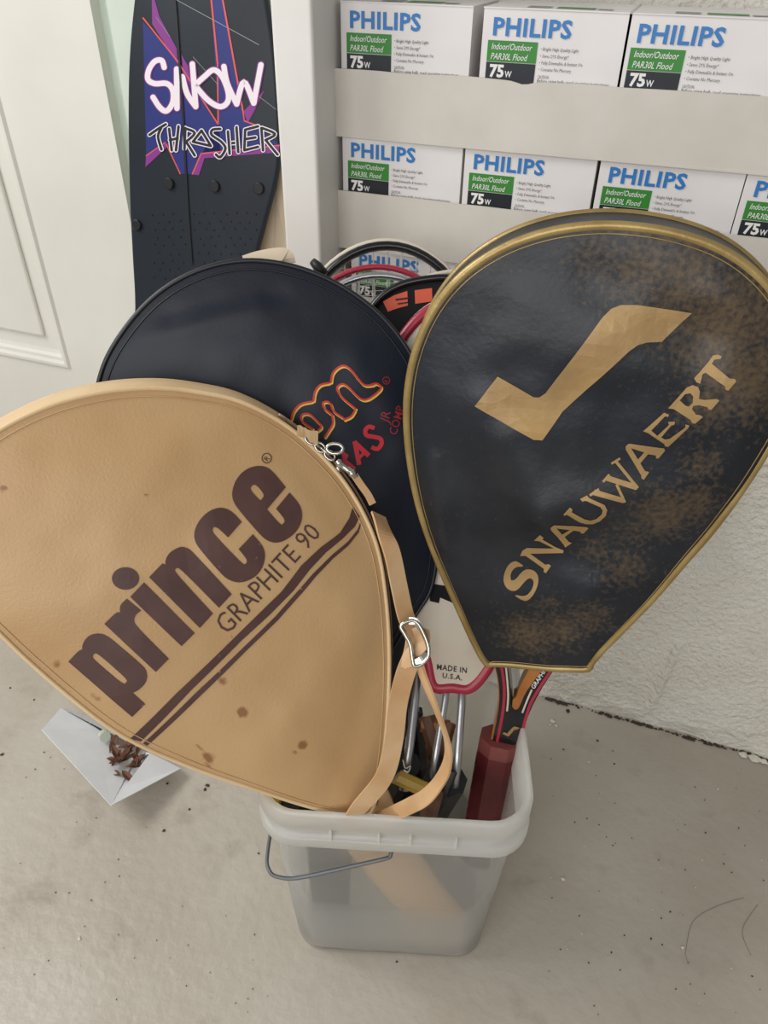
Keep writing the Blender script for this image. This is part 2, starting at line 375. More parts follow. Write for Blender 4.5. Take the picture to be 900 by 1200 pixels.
# ------------------------------------------------------------------ light bulb cartons in open trays
BW=.163;BH=.142;BD=.13
def make_carton(loc,label):
    t=thing('bulb_carton',label,'carton',loc,'flood bulb cartons stacked in the trays'); x,y,z=loc
    mb=MB(); mb.box((x,y,z),(x+BW,y+BD,z+BH)); mb.out('carton',M['box'],t)
    mb=MB(); mb.box((x-.0006,y-.0012,z+BH),(x+BW+.0006,y+BD,z+BH+.0012)); mb.out('lid_flap',M['box'],t)
    fr=Plane((x,y,z+BH),(1,0,0),(0,0,1)); u=BW; zf=lambda a,b:0
    def T(body,left,top,cap,wd,mt,name,**k):
        m=text2d(body,**k); W=max(a[0] for a in m[0])
        m=([(left*u+a[0]/W*wd*u,(-(top+cap)*u+a[1]*cap*u)*.87) for a in m[0]],m[1]); return decal(fr,m,zf,mt,name,t,eps=.0009,px=False,bisect=False)
    def R(l,tp,wd,h,mt,name,e): 
        m=([(l*u,-tp*u*.87),((l+wd)*u,-tp*u*.87),((l+wd)*u,-(tp+h)*u*.87),(l*u,-(tp+h)*u*.87)],[(0,3,2,1)]); return decal(fr,m,zf,mt,name,t,eps=e,px=False,bisect=False)
    T('PHILIPS',.075,.06,.118,.545,M['blue'],'brand_lettering',offset=.030,spacing=1.07)
    R(.045,.215,.355,.148,M['green'],'green_panel',.0005); R(.045,.367,.355,.17,M['black'],'black_panel',.0005)
    ms=[]
    def L2(body,left,top,cap,wd,**k):
        m=text2d(body,**k); W=max(a[0] for a in m[0]); return ([(left*u+a[0]/W*wd*u,(-(top+cap)*u+a[1]*cap*u)*.87) for a in m[0]],m[1])
    m=join2d(L2('Indoor/Outdoor',.075,.232,.045,.29,shear=.25,offset=.004),L2('PAR30L Flood',.075,.302,.045,.265,shear=.25,offset=.004),
             L2('75',.075,.385,.085,.105,offset=.04),L2('W',.187,.425,.045,.05,offset=.02))
    decal(fr,m,zf,M['white'],'white_lettering',t,eps=.0009,px=False,bisect=False)
    m=join2d(*[L2(s,.425,tp,.024,wd,res=1,shear=.1) for s,tp,wd in(('• Bright High Quality Light',.245,.26),('• Saves 29% Energy*',.292,.20),('• Fully Dimmable & Instant On',.339,.30),('• Contains No Mercury',.386,.23),('CAUTION:',.44,.08),('Before using bulb, read operating instructions',.466,.5),('Do not use in totally enclosed fixtures. Reference on file',.49,.5))])
    decal(fr,m,zf,M['ink'],'fine_lettering',t,eps=.0009,px=False,bisect=False)
    # printing on the lid
    fr2=Plane((x,y+.004,z+BH+.0012),(1,0,0),(0,1,0))
    def R2(l,tp,wd,h): return ([(l*u,tp*u),((l+wd)*u,tp*u),((l+wd)*u,(tp+h)*u),(l*u,(tp+h)*u)],[(0,1,2,3)])
    for q in(R2(.28,.06,.16,.16),R2(.76,.06,.1,.1)): decal(fr2,q,zf,M['greyprint'],'lid_print',t,eps=.0004,px=False,bisect=False)
    decal(fr2,R2(.48,.06,.26,.16),zf,M['green'],'lid_green_print',t,eps=.0004,px=False,bisect=False)
    return t
def dup(root,loc,label=None):
    r=root.copy(); COL.objects.link(r); r.location=loc
    if label:r['label']=label
    for ch in list(root.children):
        c=ch.copy(); COL.objects.link(c); c.parent=r
        for g in ch.children: d=g.copy(); COL.objects.link(d); d.parent=c
    return r
def bx(px,py): return at_y(px,py,1.0).x
proto=None
rows=[(.845,[(bx(400,60),'white flood bulb carton at the left end of the top tray, beside the post'),(bx(563,70),'middle white flood bulb carton in the top tray'),(bx(727,80),'white flood bulb carton at the right end of the top tray')]),
      (.701,[(bx(402,200),'white flood bulb carton at the left end of the second tray, beside the post'),(bx(543,210),'second white flood bulb carton from the post in the second tray'),(bx(699,220),'third carton from the post in the second tray, behind the gold-piped cover top'),(bx(869,230),'carton at the right frame edge in the second tray, cut off by the photo')]),
      (.557,[(bx(412,330),'carton in the lowest tray seen through the strings of the black hooped racket'),(bx(412,330)+.168,'carton in the lowest tray, mostly hidden behind the racket covers')])]
for z,l in rows:
    for x,lab in l:
        if proto is None: proto=make_carton((x,1.0,z),lab)
        else: dup(proto,(x,1.0,z),lab)
def tray(z,label,x0=-.4195,h=.076):
    t=thing('carton_tray',label,'tray',(x0+.35,1.06,z),'open cardboard trays holding bulb cartons'); x1=.42;y0=.994;y1=1.15;e=.0025
    mb=MB(); mb.box((x0,y0,z-.001),(x1,y1,z+.0015)); mb.out('tray_base',M['card'],t)
    # front wall with a slightly creased top edge
    v=[];f=[];n=120
    for i in range(n+1):
        x=x0+(x1-x0)*i/n; dz=noise.noise(Vector((x*14,z*7,0)))*.0015-.003*math.exp(-((x-x0-.24)/.01)**2)*(z>.8)
        dy=noise.noise(Vector((x*6,z*3,5)))*.0012
        v+=[(x,y0+dy,z-.001),(x,y0+dy,z+h+dz),(x,y0+e+dy,z+h+dz),(x,y0+e+dy,z-.001)]
    for i in range(n):
        for k in range(3): f.append((i*4+k,i*4+k+1,i*4+5+k,i*4+4+k))
    f.append((0,1,2,3)); mk('front_wall',v,[tuple(reversed(q)) for q in f],M['card'],t)
    for xe in(x0-.0015,x1-.001): MB().box((xe,y0+.003,z),(xe+.0025,y1,z+h-.002)).out('end_wall',M['card'],t)
tray(.8425,'topmost open cardboard tray of bulb cartons'); tray(.6985,'second cardboard tray from the top, holding four visible bulb cartons'); tray(.5545,'lowest cardboard tray, behind the uncovered rackets')

# ------------------------------------------------------------------ cover builder
class Cover:
    def __init__(s,fr,outline,center,bulge,ridges=(),power=2.6,smooth_n=6,wr=.0,corners=()):
        s.fr=fr; s.bulge=bulge; s.pw=power; s.wr=wr
        pl=[fr.uv(*p) for p in outline]
        s.loop=[Vector(q[:2]) for q in catmull([(a,b,0) for a,b in pl],smooth_n,True)]
        s.c=Vector(fr.uv(*center)); s.NB=720
        ang=[]; 
        for p in s.loop: d=p-s.c; ang.append((math.atan2(d.y,d.x)%(2*math.pi),d.length))
        ang.sort(); s.R=[]
        j=0;n=len(ang)
        for k in range(s.NB):
            a=2*math.pi*k/s.NB
            while j<n and ang[j][0]<a:j+=1
            a1,r1=ang[j%n];a0,r0=ang[(j-1)%n]
            if a1<a0 or j>=n:
                a1+=2*math.pi if j>=n else 0
                if j==0:a0-=2*math.pi
            t=(a-a0)/(a1-a0) if a1>a0 else 0; s.R.append(r0+(r1-r0)*min(1,max(0,t)))
        s.rid=[]
        for (x0,y0,x1,y1,wd,h) in ridges:
            a=Vector(fr.uv(x0,y0));b=Vector(fr.uv(x1,y1)); s.rid.append((a,b,wd,h))
    def rn(s,u,v):
        d=Vector((u,v))-s.c; k=(math.atan2(d.y,d.x)%(2*math.pi))/(2*math.pi)*s.NB; i=int(k)%s.NB; t=k-int(k)
        return d.length/(s.R[i]*(1-t)+s.R[(i+1)%s.NB]*t)
    def z(s,u,v):
        r=min(1,s.rn(u,v)); z=s.bulge*(1-r**s.pw); k=1-r**6
        for a,b,wd,h in s.rid:
            ab=b-a;p=Vector((u,v))-a; t=p.dot(ab)/ab.length_squared; tt=min(1,max(0,t)); q=(p-ab*tt).length
            z+=h*math.exp(-(q/wd)**2)*k
        if s.wr: z+=k*s.wr*(noise.noise(Vector((u*14,v*14,2.2)))+.4*noise.noise(Vector((u*34,v*34,7))))
        return z
    def panel(s,name,mt,parent,K=46,attrs=None):
        n=len(s.loop); st=max(1,n//220); lp=s.loop[::st]; n=len(lp); v=[];f=[];uvs=[]
        uvs.append(tuple(s.c))
        for k in range(1,K+1):
            r=(k/K)**.85
            for p in lp: q=s.c+(p-s.c)*r; uvs.append((q.x,q.y))
        v=[s.fr.w(a,b,s.z(a,b)) for a,b in uvs]
        for i in range(n): f.append((0,1+i,1+(i+1)%n))
        for k in range(K-1):
            for i in range(n):
                a=1+k*n+i;b=1+k*n+(i+1)%n; f.append((a,a+n,b+n,b))
        # orient outwards
        a,b,c=[v[i] for i in f[0]]
        if (b-a).cross(c-a).dot(s.fr.N)<0: f=[tuple(reversed(q)) for q in f]
        o=mk(name,v,f,mt,parent,True)
        if attrs:
            for an,fn in attrs.items():
                at=o.data.attributes.new(an,'FLOAT','POINT'); at.data.foreach_set('value',[fn(a,b) for a,b in uvs])
        return o
    def back(s,name,mt,parent,th,bulge=.006,sc=1):
        lp=s.loop[::2]; n=len(lp); v=[];f=[]; v.append(s.fr.w(s.c.x,s.c.y,-th-bulge)); K=8
        for k in range(1,K+1):
            r=k/K
            for p in lp: q=s.c+(p-s.c)*r*sc; v.append(s.fr.w(q.x,q.y,-th-bulge*(1-r**2.5)))
        for i in range(n): f.append((0,1+(i+1)%n,1+i))
        for k in range(K-1):
            for i in range(n): a=1+k*n+i;b=1+k*n+(i+1)%n; f.append((a,b,b+n,a+n))
        return mk(name,v,f,mt,parent,True)
    def gusset(s,name,mt,parent,th,puff=.002,sc=1,i0=0,i1=None,off=0):
        lp=s.loop; n=len(lp); full=i1 is None; idx=list(range(n)) if full else list(range(i0,i1)); v=[];f=[];K=5
        for i in idx:
            p=lp[i]; t=(lp[(i+1)%n]-lp[i-1]); nr=Vector((t.y,-t.x)).normalized()
            if nr.dot(p-s.c)<0:nr=-nr
            for k in range(K+1):
                a=k/K; pp=s.c+(p-s.c)*(1+(sc-1)*a)+nr*(puff*math.sin(math.pi*a)+off); v.append(s.fr.w(pp.x,pp.y,-th*a))
        m=len(idx)
        for i in range(m if full else m-1):
            j=(i+1)%m
            for k in range(K): f.append((i*(K+1)+k,i*(K+1)+k+1,j*(K+1)+k+1,j*(K+1)+k))
        return mk(name,v,f,mt,parent,True)
    def piping(s,name,mt,parent,r,z=0,sc=1,sx=1,sy=1,inset=0,i0=0,i1=None,n=8):
        lp=s.loop; m=len(lp); pts=[]
        rng=range(m) if i1 is None else range(i0,i1)
        for i in rng:
            p=lp[i%m]; d=(p-s.c); q=s.c+d*sc-d.normalized()*inset; pts.append(s.fr.w(q.x,q.y,z))
        mb=MB(); mb.tube(pts,r,n,closed=i1 is None,sx=sx,sy=sy,up=s.fr.N); return mb.out(name,mt,parent,True)
    def seam(s,name,mt,parent,inset,r=.0006):
        pts=[]
        for p in s.loop: d=p-s.c; q=p-d.normalized()*inset; pts.append(s.fr.w(q.x,q.y,s.z(q.x,q.y)+.0003))
        mb=MB(); mb.tube(pts,r,4,closed=True,up=s.fr.N); return mb.out(name,mt,parent,True)
def blobs(fr,lst):
    L=[(Vector(fr.uv(x,y)),rx/F*.6,h) for x,y,rx,h in lst]
    def fn(u,v):
        p=Vector((u,v)); return max([h*math.exp(-((p-c).length/r)**2) for c,r,h in L]+[0])
    return fn

# ================================================================== tan cover in front
add_mask('tan_vinyl','grime',S(168,124,76),soft=.9,nscale=9,amt=.55,namp=.8)
add_mask('tan_vinyl','stain',S(120,66,22),soft=.35,nscale=260,amt=.75,namp=.5)
fp=Frame(210,680,.680,-.05,.22)
out_p=[(432,954),(410,956),(385,951),(345,940),(300,925),(235,903),(170,876),(125,850),(80,815),(35,776),(0,742),(-35,705),(-62,660),(-70,610),(-55,562),(-28,528),(0,504),(45,481),(90,466),(140,457),(190,455),(235,460),(280,470),(325,492),(362,520),(398,558),(425,600),(443,645),(452,700),(456,760),(455,820),(450,880),(442,930)]
cv=Cover(fp,out_p,(215,690),.014,ridges=[(20,750,130,860,.012,-.002),(300,900,440,700,.03,.003),(330,520,430,640,.012,-.0015),(60,520,200,480,.02,-.0015),(455,760,380,950,.02,-.003),(250,640,400,700,.02,.0015)],wr=.0016)
base=fp.pt(210,680); tc=thing('racket_cover','large tan vinyl racket cover with brown lettering, leaning out of the bucket to the left','racket cover',(base.x,base.y,base.z))
TH=.044
stain=blobs(fp,[(282,829,9,1.0),(352,868,8,1.0),(343,876,4,.9),(244,886,10,1.0),(234,872,5,.8),(259,793,7,.85),(112,815,6,1.0),(101,813,4,.9),(66,776,7,.8),(5,572,5,1),(172,578,3,.9),(242,897,5,.9),(236,801,3,.7),(270,742,3,.6)])
grime=blobs(fp,[(-10,600,90,.9),(40,780,70,.5),(120,500,90,.45),(300,500,60,.35),(440,930,60,.5),(200,560,110,.4),(190,890,60,.4)])
cv.panel('front_panel',M['tan'],tc,K=90,attrs={'stain':stain,'grime':grime})
cv.back('back_panel',M['tanband'],tc,TH,.008,1.045)
cv.gusset('side_band',M['tanband'],tc,TH,.004,1.045)
cv.piping('front_piping',M['tanband'],tc,.0022,z=.0)
cv.piping('back_piping',M['tanband'],tc,.0022,z=-TH,sc=1.045)
cv.seam('stitched_seam',M['tanstrap'],tc,.007)
# zipper along the right side
n=len(cv.loop); 
mat_z=mat('zip_teeth',S(176,150,128),.4,metal=.3,bump=.6,bscale=500,bdist=.001)
cv.gusset('zipper_tape',M['tanstrap'],tc,.012,.0012,i0=int(n*.70),i1=int(n*.99),off=.0035)
lp=cv.loop; pts=[]
for i in range(int(n*.70),int(n*.99)):
    p=lp[i%n]; d=(p-cv.c).normalized()*.0058; pts.append(fp.w(p.x+d.x,p.y+d.y,-.010))
MB().tube(pts,.0016,6,up=fp.N).out('zipper',mat_z,tc,True)
zf=cv.z
P1=lambda m:cr(70,640,4.5,m); P2=lambda m:cr(170,520,4.5,m); P7=lambda m:cr(140,590,3,m)
lp_=poly2d([(48,598),(108,530),(122,532),(122,505),(140,470),(170,447),(215,440),(255,455),(290,482),(440,610),(458,640),(460,680),(445,710),(415,740),(385,755),(450,815),(382,888)],[[(175,565),(185,548),(205,548),(345,672),(356,690),(345,707),(325,703),(180,580)]])
lr=poly2d([(238,390),(302,325),(320,330),(318,300),(330,278),(355,257),(428,318),(400,340),(390,365),(398,395),(572,570),(505,640)])
li=poly2d([(372,247),(443,172),(705,435),(638,503)]); ld=disc2d(348,152,70,58)
ln=poly2d([(470,145),(538,75),(555,82),(553,60),(570,25),(600,3),(635,-12),(665,-5),(690,10),(897,235),(832,305),(635,105),(615,97),(602,108),(607,125),(800,335),(732,408)])
lc=poly2d([(500,402),(428,480),(375,430),(355,427),(345,443),(355,465),(490,605),(510,620),(525,612),(525,592),(482,540),(557,465),(600,515),(618,550),(620,590),(605,640),(570,685),(520,710),(475,715),(430,700),(395,672),(285,545),(258,505),(252,465),(262,425),(290,380),(330,345),(375,328),(415,330),(455,352)])
le=poly2d([(733,225),(632,338),(690,405),(708,418),(725,405),(722,385),(680,335),(752,252),(795,300),(815,340),(818,385),(800,435),(765,475),(715,505),(670,512),(630,498),(595,468),(480,335),(455,290),(450,255),(462,205),(490,160),(535,125),(585,112),(630,117),(665,140)],[[(598,293),(548,242),(548,222),(563,210),(580,213),(615,255),(617,272)]])
decal(fp,join2d(P1(lp_),P1(lr),P1(li),P1(ld),P1(ln),P2(lc),P2(le)),zf,M['brown'],'large_lettering',tc)
g=fit_quad(text2d('GRAPHITE 90',offset=-.006),(265,739.5),(374.5,624.5),(248,722),(358,609.5))
rm=join2d(P2(ring2d(636,74,25,5)),fit_quad(text2d('R'),P2([(640,92)])[0],P2([(656,78)])[0],P2([(618,74)])[0],P2([(632,58)])[0]))
decal(fp,g,zf,M['brown'],'small_lettering',tc); decal(fp,rm,zf,M['brown'],'registered_mark',tc)
s1=poly2d([(38,825),(200,650),(400,455),(560,300),(630,210),(700,148),(770,100),(805,50),(818,10),(843,45),(825,80),(780,120),(720,165),(660,225),(600,300),(520,380),(420,470),(250,640),(75,835)],sm=False)
s2=poly2d([(82,842),(260,655),(430,490),(540,385),(625,290),(670,240),(740,175),(800,130),(835,90),(845,65),(846,77),(838,102),(800,145),(745,187),(680,250),(635,303),(550,397),(440,502),(275,667),(98,850)],sm=False)
decal(fp,P7(s1),zf,M['brown'],'brown_stripe',tc); decal(fp,P7(s2),zf,M['brown'],'brown_stripe',tc)
# the neck of the cover that runs down into the bucket
BO=Vector((-.155,.527,0)); bang=math.radians(16.5); BU=Vector((math.cos(bang),math.sin(bang),0)); BV=Vector((-math.sin(bang),math.cos(bang),0))
def bk(u,v,z): return BO+BU*u+BV*v+Vector((0,0,z))
nk=[fp.pt(418,915,-.02),fp.pt(428,945,-.022),bk(-.03,-.112,.28),bk(.0,-.110,.20),bk(.035,-.106,.11),bk(.066,-.100,.03)]
cpts=catmull(nk,6); m_=len(cpts)
MB().tube(cpts,[.026+.012*math.sin(min(1,i/m_*2)*1.57) for i in range(m_)],14,sx=.30,sy=1.0,up=BV).out('handle_sleeve',M['tan'],tc,True)
# shoulder strap, buckle and loop
Z3=lambda x,y,t:at_d(380+x/3,640+y/3,t)
vn=(RC@Vector((0,0,1)))
rt=RC@Vector((1,0,0)); upv=RC@Vector((0,1,0))
D=.055
pts=catmull([Z3(190,-110,.70),Z3(215,-40,.672),Z3(240,30,.662),Z3(265,150,.663),Z3(288,250,.665),Z3(318,310,.667)],6)
MB().ribbon(pts,[.0155]*len(pts),.0022,[vn+rt*.5]*len(pts)).out('strap_upper',M['tanstrap'],tc)
pts=catmull([Z3(325,300,.668),Z3(312,380,.665),Z3(285,450,.668),Z3(258,560,.677),Z3(243,690,.69),Z3(208,815,.703),at_z(420,948,.374),bk(-.052,-.127,.31),bk(-.058,-.115,.25)],6)
MB().ribbon(pts,[.0175]*len(pts),.0024,[vn+rt*.25]*len(pts)).out('strap_lower',M['tanstrap'],tc)
pts=catmull([Z3(322,370,.662),Z3(345,450,.664),Z3(380,540,.668),Z3(415,630,.677),Z3(436,710,.688),Z3(425,790,.70),Z3(365,875,.705),at_z(477,946,.374),bk(-.02,-.127,.32),bk(-.04,-.115,.26)],6)
nn=len(pts)
MB().ribbon(pts,[.0155]*nn,.002,[(vn*(.35+.8*max(0,(i/nn-.5)))-rt*.85+upv*.15) for i in range(nn)]).out('strap_loop',M['tanstrap'],tc)
for k in range(5):
    pts=catmull([Z3(322+k*8,285+k*3,.662-.001*k),Z3(335+k*5,340,.6575-.0012*k),Z3(300+k*6,372+k*2,.660-.0012*k),Z3(276+k*9,425-k*3,.664-.001*k)],5)
    MB().ribbon(pts,[.0075]*len(pts),.0014,[vn-rt*.3]*len(pts)).out('strap_fold',M['tanstrap'],tc)
bp=[(270,280),(295,264),(322,266),(345,300),(364,350),(364,385),(345,410),(318,420),(310,390),(303,345),(285,310)]
pts=catmull([Z3(x,y,.652) for x,y in bp],5,True)
MB().tube(pts,.0021,8,closed=True,sx=1.7).out('strap_buckle',M['metal'],tc,True)
pts=catmull([Z3(298,262,.651),Z3(322,266,.650),Z3(340,290,.651)],4)
MB().ribbon(pts,[.006]*len(pts),.001,[vn]*len(pts)).out('buckle_bar',M['metal'],tc)
pts=catmull([Z3(318,412,.651),Z3(340,400,.650),Z3(362,380,.651)],4)
MB().ribbon(pts,[.006]*len(pts),.001,[vn]*len(pts)).out('buckle_bar',M['metal'],tc)
# swivel snap on a chain at the zip's end
C5=lambda x,y,t=.622:at_d(330+x/5.625,420+y/5.625,t)
def torus(c,ax1,ax2,r1,r2,wr,n=16):
    return [c+ax1*math.cos(2*math.pi*k/n)*r1+ax2*math.sin(2*math.pi*k/n)*r2 for k in range(n)]
ctan=(C5(460,760)-C5(200,540)).normalized(); cper=ctan.cross(vn).normalized()
hw=thing('swivel_snap','small nickel swivel snap hook on a chain at the zip end of the tan cover','snap hook',C5(350,640))
for k in range(5):
    c=C5(190+k*32,535+k*26,.610); a2=cper if k%2==0 else vn
    MB().tube(torus(c,ctan,a2,.0048,.0032,0),.0010,6,closed=True).out('chain_link',M['metal'],hw,True)
MB().tube(torus(C5(352,595,.606),ctan*.6+cper*.8,(ctan*.8-cper*.6),.0040,.0066,0,22),.0015,8,closed=True).out('hook',M['metal'],hw,True)
MB().tube([C5(365,675,.606),C5(385,695,.606),C5(390,698,.606),C5(455,748,.606),C5(460,752,.606),C5(475,765,.606),C5(480,768,.606),C5(495,785,.606)],[.003,.0036,.0028,.0028,.0036,.0036,.002,.002],12).out('swivel_barrel',M['metal'],hw,True)
MB().tube([C5(378,735,.606),C5(372,705,.615)],.002,8).out('thumb_stud',M['metal'],hw,True)
pts=catmull([C5(480,770,.620),C5(520,830,.621),C5(570,900,.622),C5(600,960,.623)],5)
MB().ribbon(pts,[.0055]*len(pts),.003,[vn+rt*.3]*len(pts)).out('leather_tab',M['tanstrap'],hw)
v=[];f=[]
for i in range(9):
    x=105+i*17; v+=[C5(x,440+i*6+random.uniform(-8,8),.5655),C5(x+random.uniform(-6,6),505+i*7+random.uniform(-14,14),.606)]
for i in range(8): f.append((2*i,2*i+1,2*i+3,2*i+2))
mk('torn_leather',v,f,M['tanband'],tc)

# ================================================================== gold-piped black cover
add_mask('worn_black_vinyl','scuff',S(128,104,70),soft=.6,nscale=230,amt=.42,namp=1.5)
add_mask('worn_black_vinyl','painted_sheen',S(74,76,80),soft=.9,nscale=30,amt=.35,namp=.8)  # soft grey highlights of the folds, painted into the vinyl colour
fs=Frame(690,520,.642,0,.46)
out_s=[(569,779),(556,757),(533,707),(511,657),(493,607),(481,555),(475,500),(477,450),(488,403),(509,359),(541,321),(585,291),(635,272),(690,263),(745,264),(800,274),(850,293),(890,322),(918,358),(935,400),(936,445),(922,490),(900,530),(868,580),(835,624),(800,664),(765,704),(728,742),(704,766),(693,779),(688,786),(665,786),(640,785),(600,781),(578,780)]
cs=Cover(fs,out_s,(695,500),.013,ridges=[(560,470,640,600,.02,.004),(640,590,880,560,.022,.006),(600,640,900,640,.03,-.005),(505,540,520,640,.012,.007),(560,700,700,690,.02,.004),(580,740,700,735,.02,-.003),(700,330,900,420,.025,-.004),(850,350,880,520,.02,.004),(480,420,640,300,.03,-.002)],wr=.0035)
base=fs.pt(690,520); sc_=thing('racket_cover','black vinyl racket cover with gold piping, gold angular emblem and scuffed right side','racket cover',(base.x,base.y,base.z))
scuff=blobs(fs,[(800,330,60,.62),(850,380,70,.72),(870,440,60,.7),(830,470,40,.6),(760,310,60,.55),(700,300,40,.4),(620,740,50,.62),(660,735,40,.6),(640,700,30,.35),(780,595,45,.68),(810,585,40,.6),(730,660,40,.5),(700,640,30,.45),(880,350,50,.6),(740,620,40,.4),(690,720,40,.5),(820,540,30,.5)])
painted_sheen=blobs(fs,[(640,540,70,.45),(520,560,40,.5),(600,440,50,.3),(560,660,60,.4),(740,600,80,.4)])
TS=.042; BSC=1.02
cs.panel('front_panel',M['vinyl'],sc_,K=90,attrs={'scuff':scuff,'painted_sheen':painted_sheen})
cs.back('back_panel',M['vinyl'],sc_,TS,.006,BSC); cs.gusset('side_band',M['vinyl'],sc_,TS,-.001,BSC)
cs.piping('front_piping',M['gold'],sc_,.0038,z=-.001,sx=.8,inset=.0015); cs.piping('back_piping',M['gold'],sc_,.0036,z=-TS,sc=BSC,sx=.8,inset=.0015)
cs.seam('piping_stitches',M['gold'],sc_,.0068,.0005)
z5=lambda m:cr(440,220,1.9565,m)
emb=poly2d([(232,488),(283,424),(365,468),(378,468),(392,458),(520,290),(540,272),(562,264),(600,264),(724,284),(655,347),(620,347),(600,352),(580,365),(430,500),(385,563),(365,562)],sm=False)
decal(fs,z5(emb),cs.z,M['goldprint'],'emblem',sc_)
c3=lambda m:cr(580,540,5.625,m); c4=lambda m:cr(720,400,5.625,m)
SS=poly2d([(148,632),(192,662),(180,670),(150,668),(120,690),(105,725),(112,755),(140,752),(185,695),(220,682),(260,690),(285,715),(293,750),(280,800),(250,850),(215,878),(185,872),(138,842),(150,838),(190,845),(220,838),(250,805),(262,765),(250,742),(225,738),(195,765),(160,805),(130,818),(95,810),(70,785),(60,750),(70,700),(95,655),(125,635)])
NN=poly2d([(302,440),(325,462),(318,480),(400,540),(455,565),(450,582),(235,585),(335,655),(355,650),(372,660),(340,705),(325,700),(325,680),(205,598),(170,600),(185,565),(215,545),(390,550),(295,492),(262,490)],sm=False)
AA=poly2d([(372,372),(395,352),(605,388),(617,400),(585,442),(568,440),(562,425),(520,412),(462,462),(490,505),(508,512),(465,545),(458,530),(375,395)],[[(412,382),(495,405),(445,440)]],sm=False)
UU=poly2d([(455,280),(498,234),(515,250),(508,266),(590,320),(630,333),(668,322),(702,288),(708,262),(694,238),(605,195),(590,194),(578,199),(562,182),(606,162),(622,178),(720,225),(738,262),(728,305),(690,345),(645,365),(600,362),(560,345),(478,282),(465,288)],sm=False)
WW=join2d(stroke2d([(652,145),(845,203)],34,False,False),stroke2d([(625,163),(684,128)],16,False,False),stroke2d([(852,215),(798,100)],18,False,False),stroke2d([(735,62),(930,120)],34,False,False),stroke2d([(710,86),(752,42)],16,False,False),stroke2d([(935,125),(790,-45)],20,False,False),stroke2d([(765,-25),(822,-60)],15,False,False))
A2=poly2d([(70,650),(90,632),(320,665),(325,680),(285,728),(268,730),(265,710),(215,702),(165,760),(195,808),(222,815),(188,862),(172,855),(170,835),(70,670)],[[(105,662),(190,690),(150,735)]],sm=False)
EE=poly2d([(182,550),(318,432),(350,445),(345,460),(325,455),(235,545),(275,580),(350,510),(345,490),(390,490),(385,510),(365,515),(300,590),(325,605),(355,600),(455,530),(458,508),(482,515),(478,530),(345,655),(325,650),(320,635),(215,562)],sm=False)
RR=poly2d([(345,405),(465,275),(505,258),(540,270),(552,300),(545,345),(580,352),(660,345),(678,355),(625,415),(605,412),(600,398),(545,385),(510,390),(500,410),(525,445),(555,450),(570,462),(520,505),(500,500),(490,480),(380,410)],[[(420,355),(455,315),(490,310),(508,330),(505,370),(480,395),(460,390)]],sm=False)
TT=poly2d([(515,215),(610,115),(640,75),(670,68),(697,78),(690,95),(650,100),(632,125),(745,215),(780,218),(788,235),(735,292),(718,285),(715,265),(590,180),(570,190),(555,250),(530,240)],sm=False)
decal(fs,join2d(c3(SS),c3(NN),c3(AA),c3(UU),c3(WW),c4(A2),c4(EE),c4(RR),c4(TT)),cs.z,M['goldprint'],'brand_lettering',sc_)

# racket under it: Y throat and grip
base=fs.pt(590,880,-.02); rk=thing('tennis_racket','black and red laminated wood racket with maroon grip, under the gold-piped cover','racket',(base.x,base.y,base.z))
K8=lambda x,y:(540+x/7.5,760+y/7.5)
def slab(name,poly,z0,z1,mt,parent,fr=fs):
    P=soften(poly,1,40); u=[fr.uv(*p) for p in P]; n=len(u)
    tri=tessellate_polygon([[Vector((a,b,0)) for a,b in u]])
    v=[fr.w(a,b,z1) for a,b in u]+[fr.w(a,b,z0) for a,b in u]; f=[tuple(t) for t in tri]
    if f:
        a,b,c=[v[i] for i in f[0]]
        fl=(b-a).cross(c-a).dot(fr.N)<0
        f=[tuple(reversed(t)) if fl else t for t in f]
    f+= [tuple(i+n for i in reversed(t)) for t in f]
    f+=[(i,(i+1)%n,(i+1)%n+n,i+n) for i in range(n)]
    o=mk(name,v,f,mt,parent)
    bm=bmesh.new(); bm.from_mesh(o.data); bmesh.ops.recalc_face_normals(bm,faces=bm.faces[:]); bm.to_mesh(o.data); bm.free()
    return o
k8=lambda l:[K8(*p) for p in l]
armL=k8([(270,60),(295,200),(325,340),(335,450),(325,600),(300,720),(265,900),(525,900),(560,730),(600,610),(690,430),(800,260),(900,130),(850,80),(760,180),(640,330),(560,440),(500,575),(470,588),(440,570),(435,450),(420,300),(400,160),(390,40)])
slab('throat',armL,-.027,-.009,M['frameblk'],rk)
slab('left_side_veneer',k8([(262,60),(285,200),(312,340),(322,450),(312,600),(285,720),(245,900),(300,900),(330,600),(335,450),(325,330),(300,200),(275,60)]),-.026,-.011,M['wood'],rk)
slab('inner_wedge',k8([(470,588),(445,560),(450,500),(480,480),(500,410),(560,290),(650,130),(690,90),(760,170),(640,330),(560,440),(520,540),(500,578)]),-.026,-.0085,M['wood'],rk)
def stripes(lines,wd,mt,nm):
    ms=[stroke2d(k8(l),wd/7.5,True,False) for l in lines]; decal(fs,join2d(*ms),lambda a,b:-.009,mt,nm,rk,bisect=False,eps=.0005)
stripes([[(325,40),(345,170),(370,330),(375,470),(360,620),(335,760),(305,900)],[(870,130),(790,240),(690,390),(610,530),(570,650),(535,780),(508,900)]],26,M['framered'],'red_stripe')
stripes([[(360,60),(385,180),(402,330),(410,470),(400,600)],[(620,410),(580,500),(535,615)]],16,M['cream'],'pale_pinstripe')
decal(fs,poly2d(k8([(358,795),(378,782),(400,795),(450,740),(470,732),(512,745),(490,760),(465,762),(420,815),(405,820)]),sm=False),lambda a,b:-.009,M['goldprint'],'small_emblem',rk,bisect=False,eps=.0008)
gq=fit_quad(text2d('GRAPHITE',offset=.01),K8(640,405),K8(775,205),K8(610,380),K8(742,188))
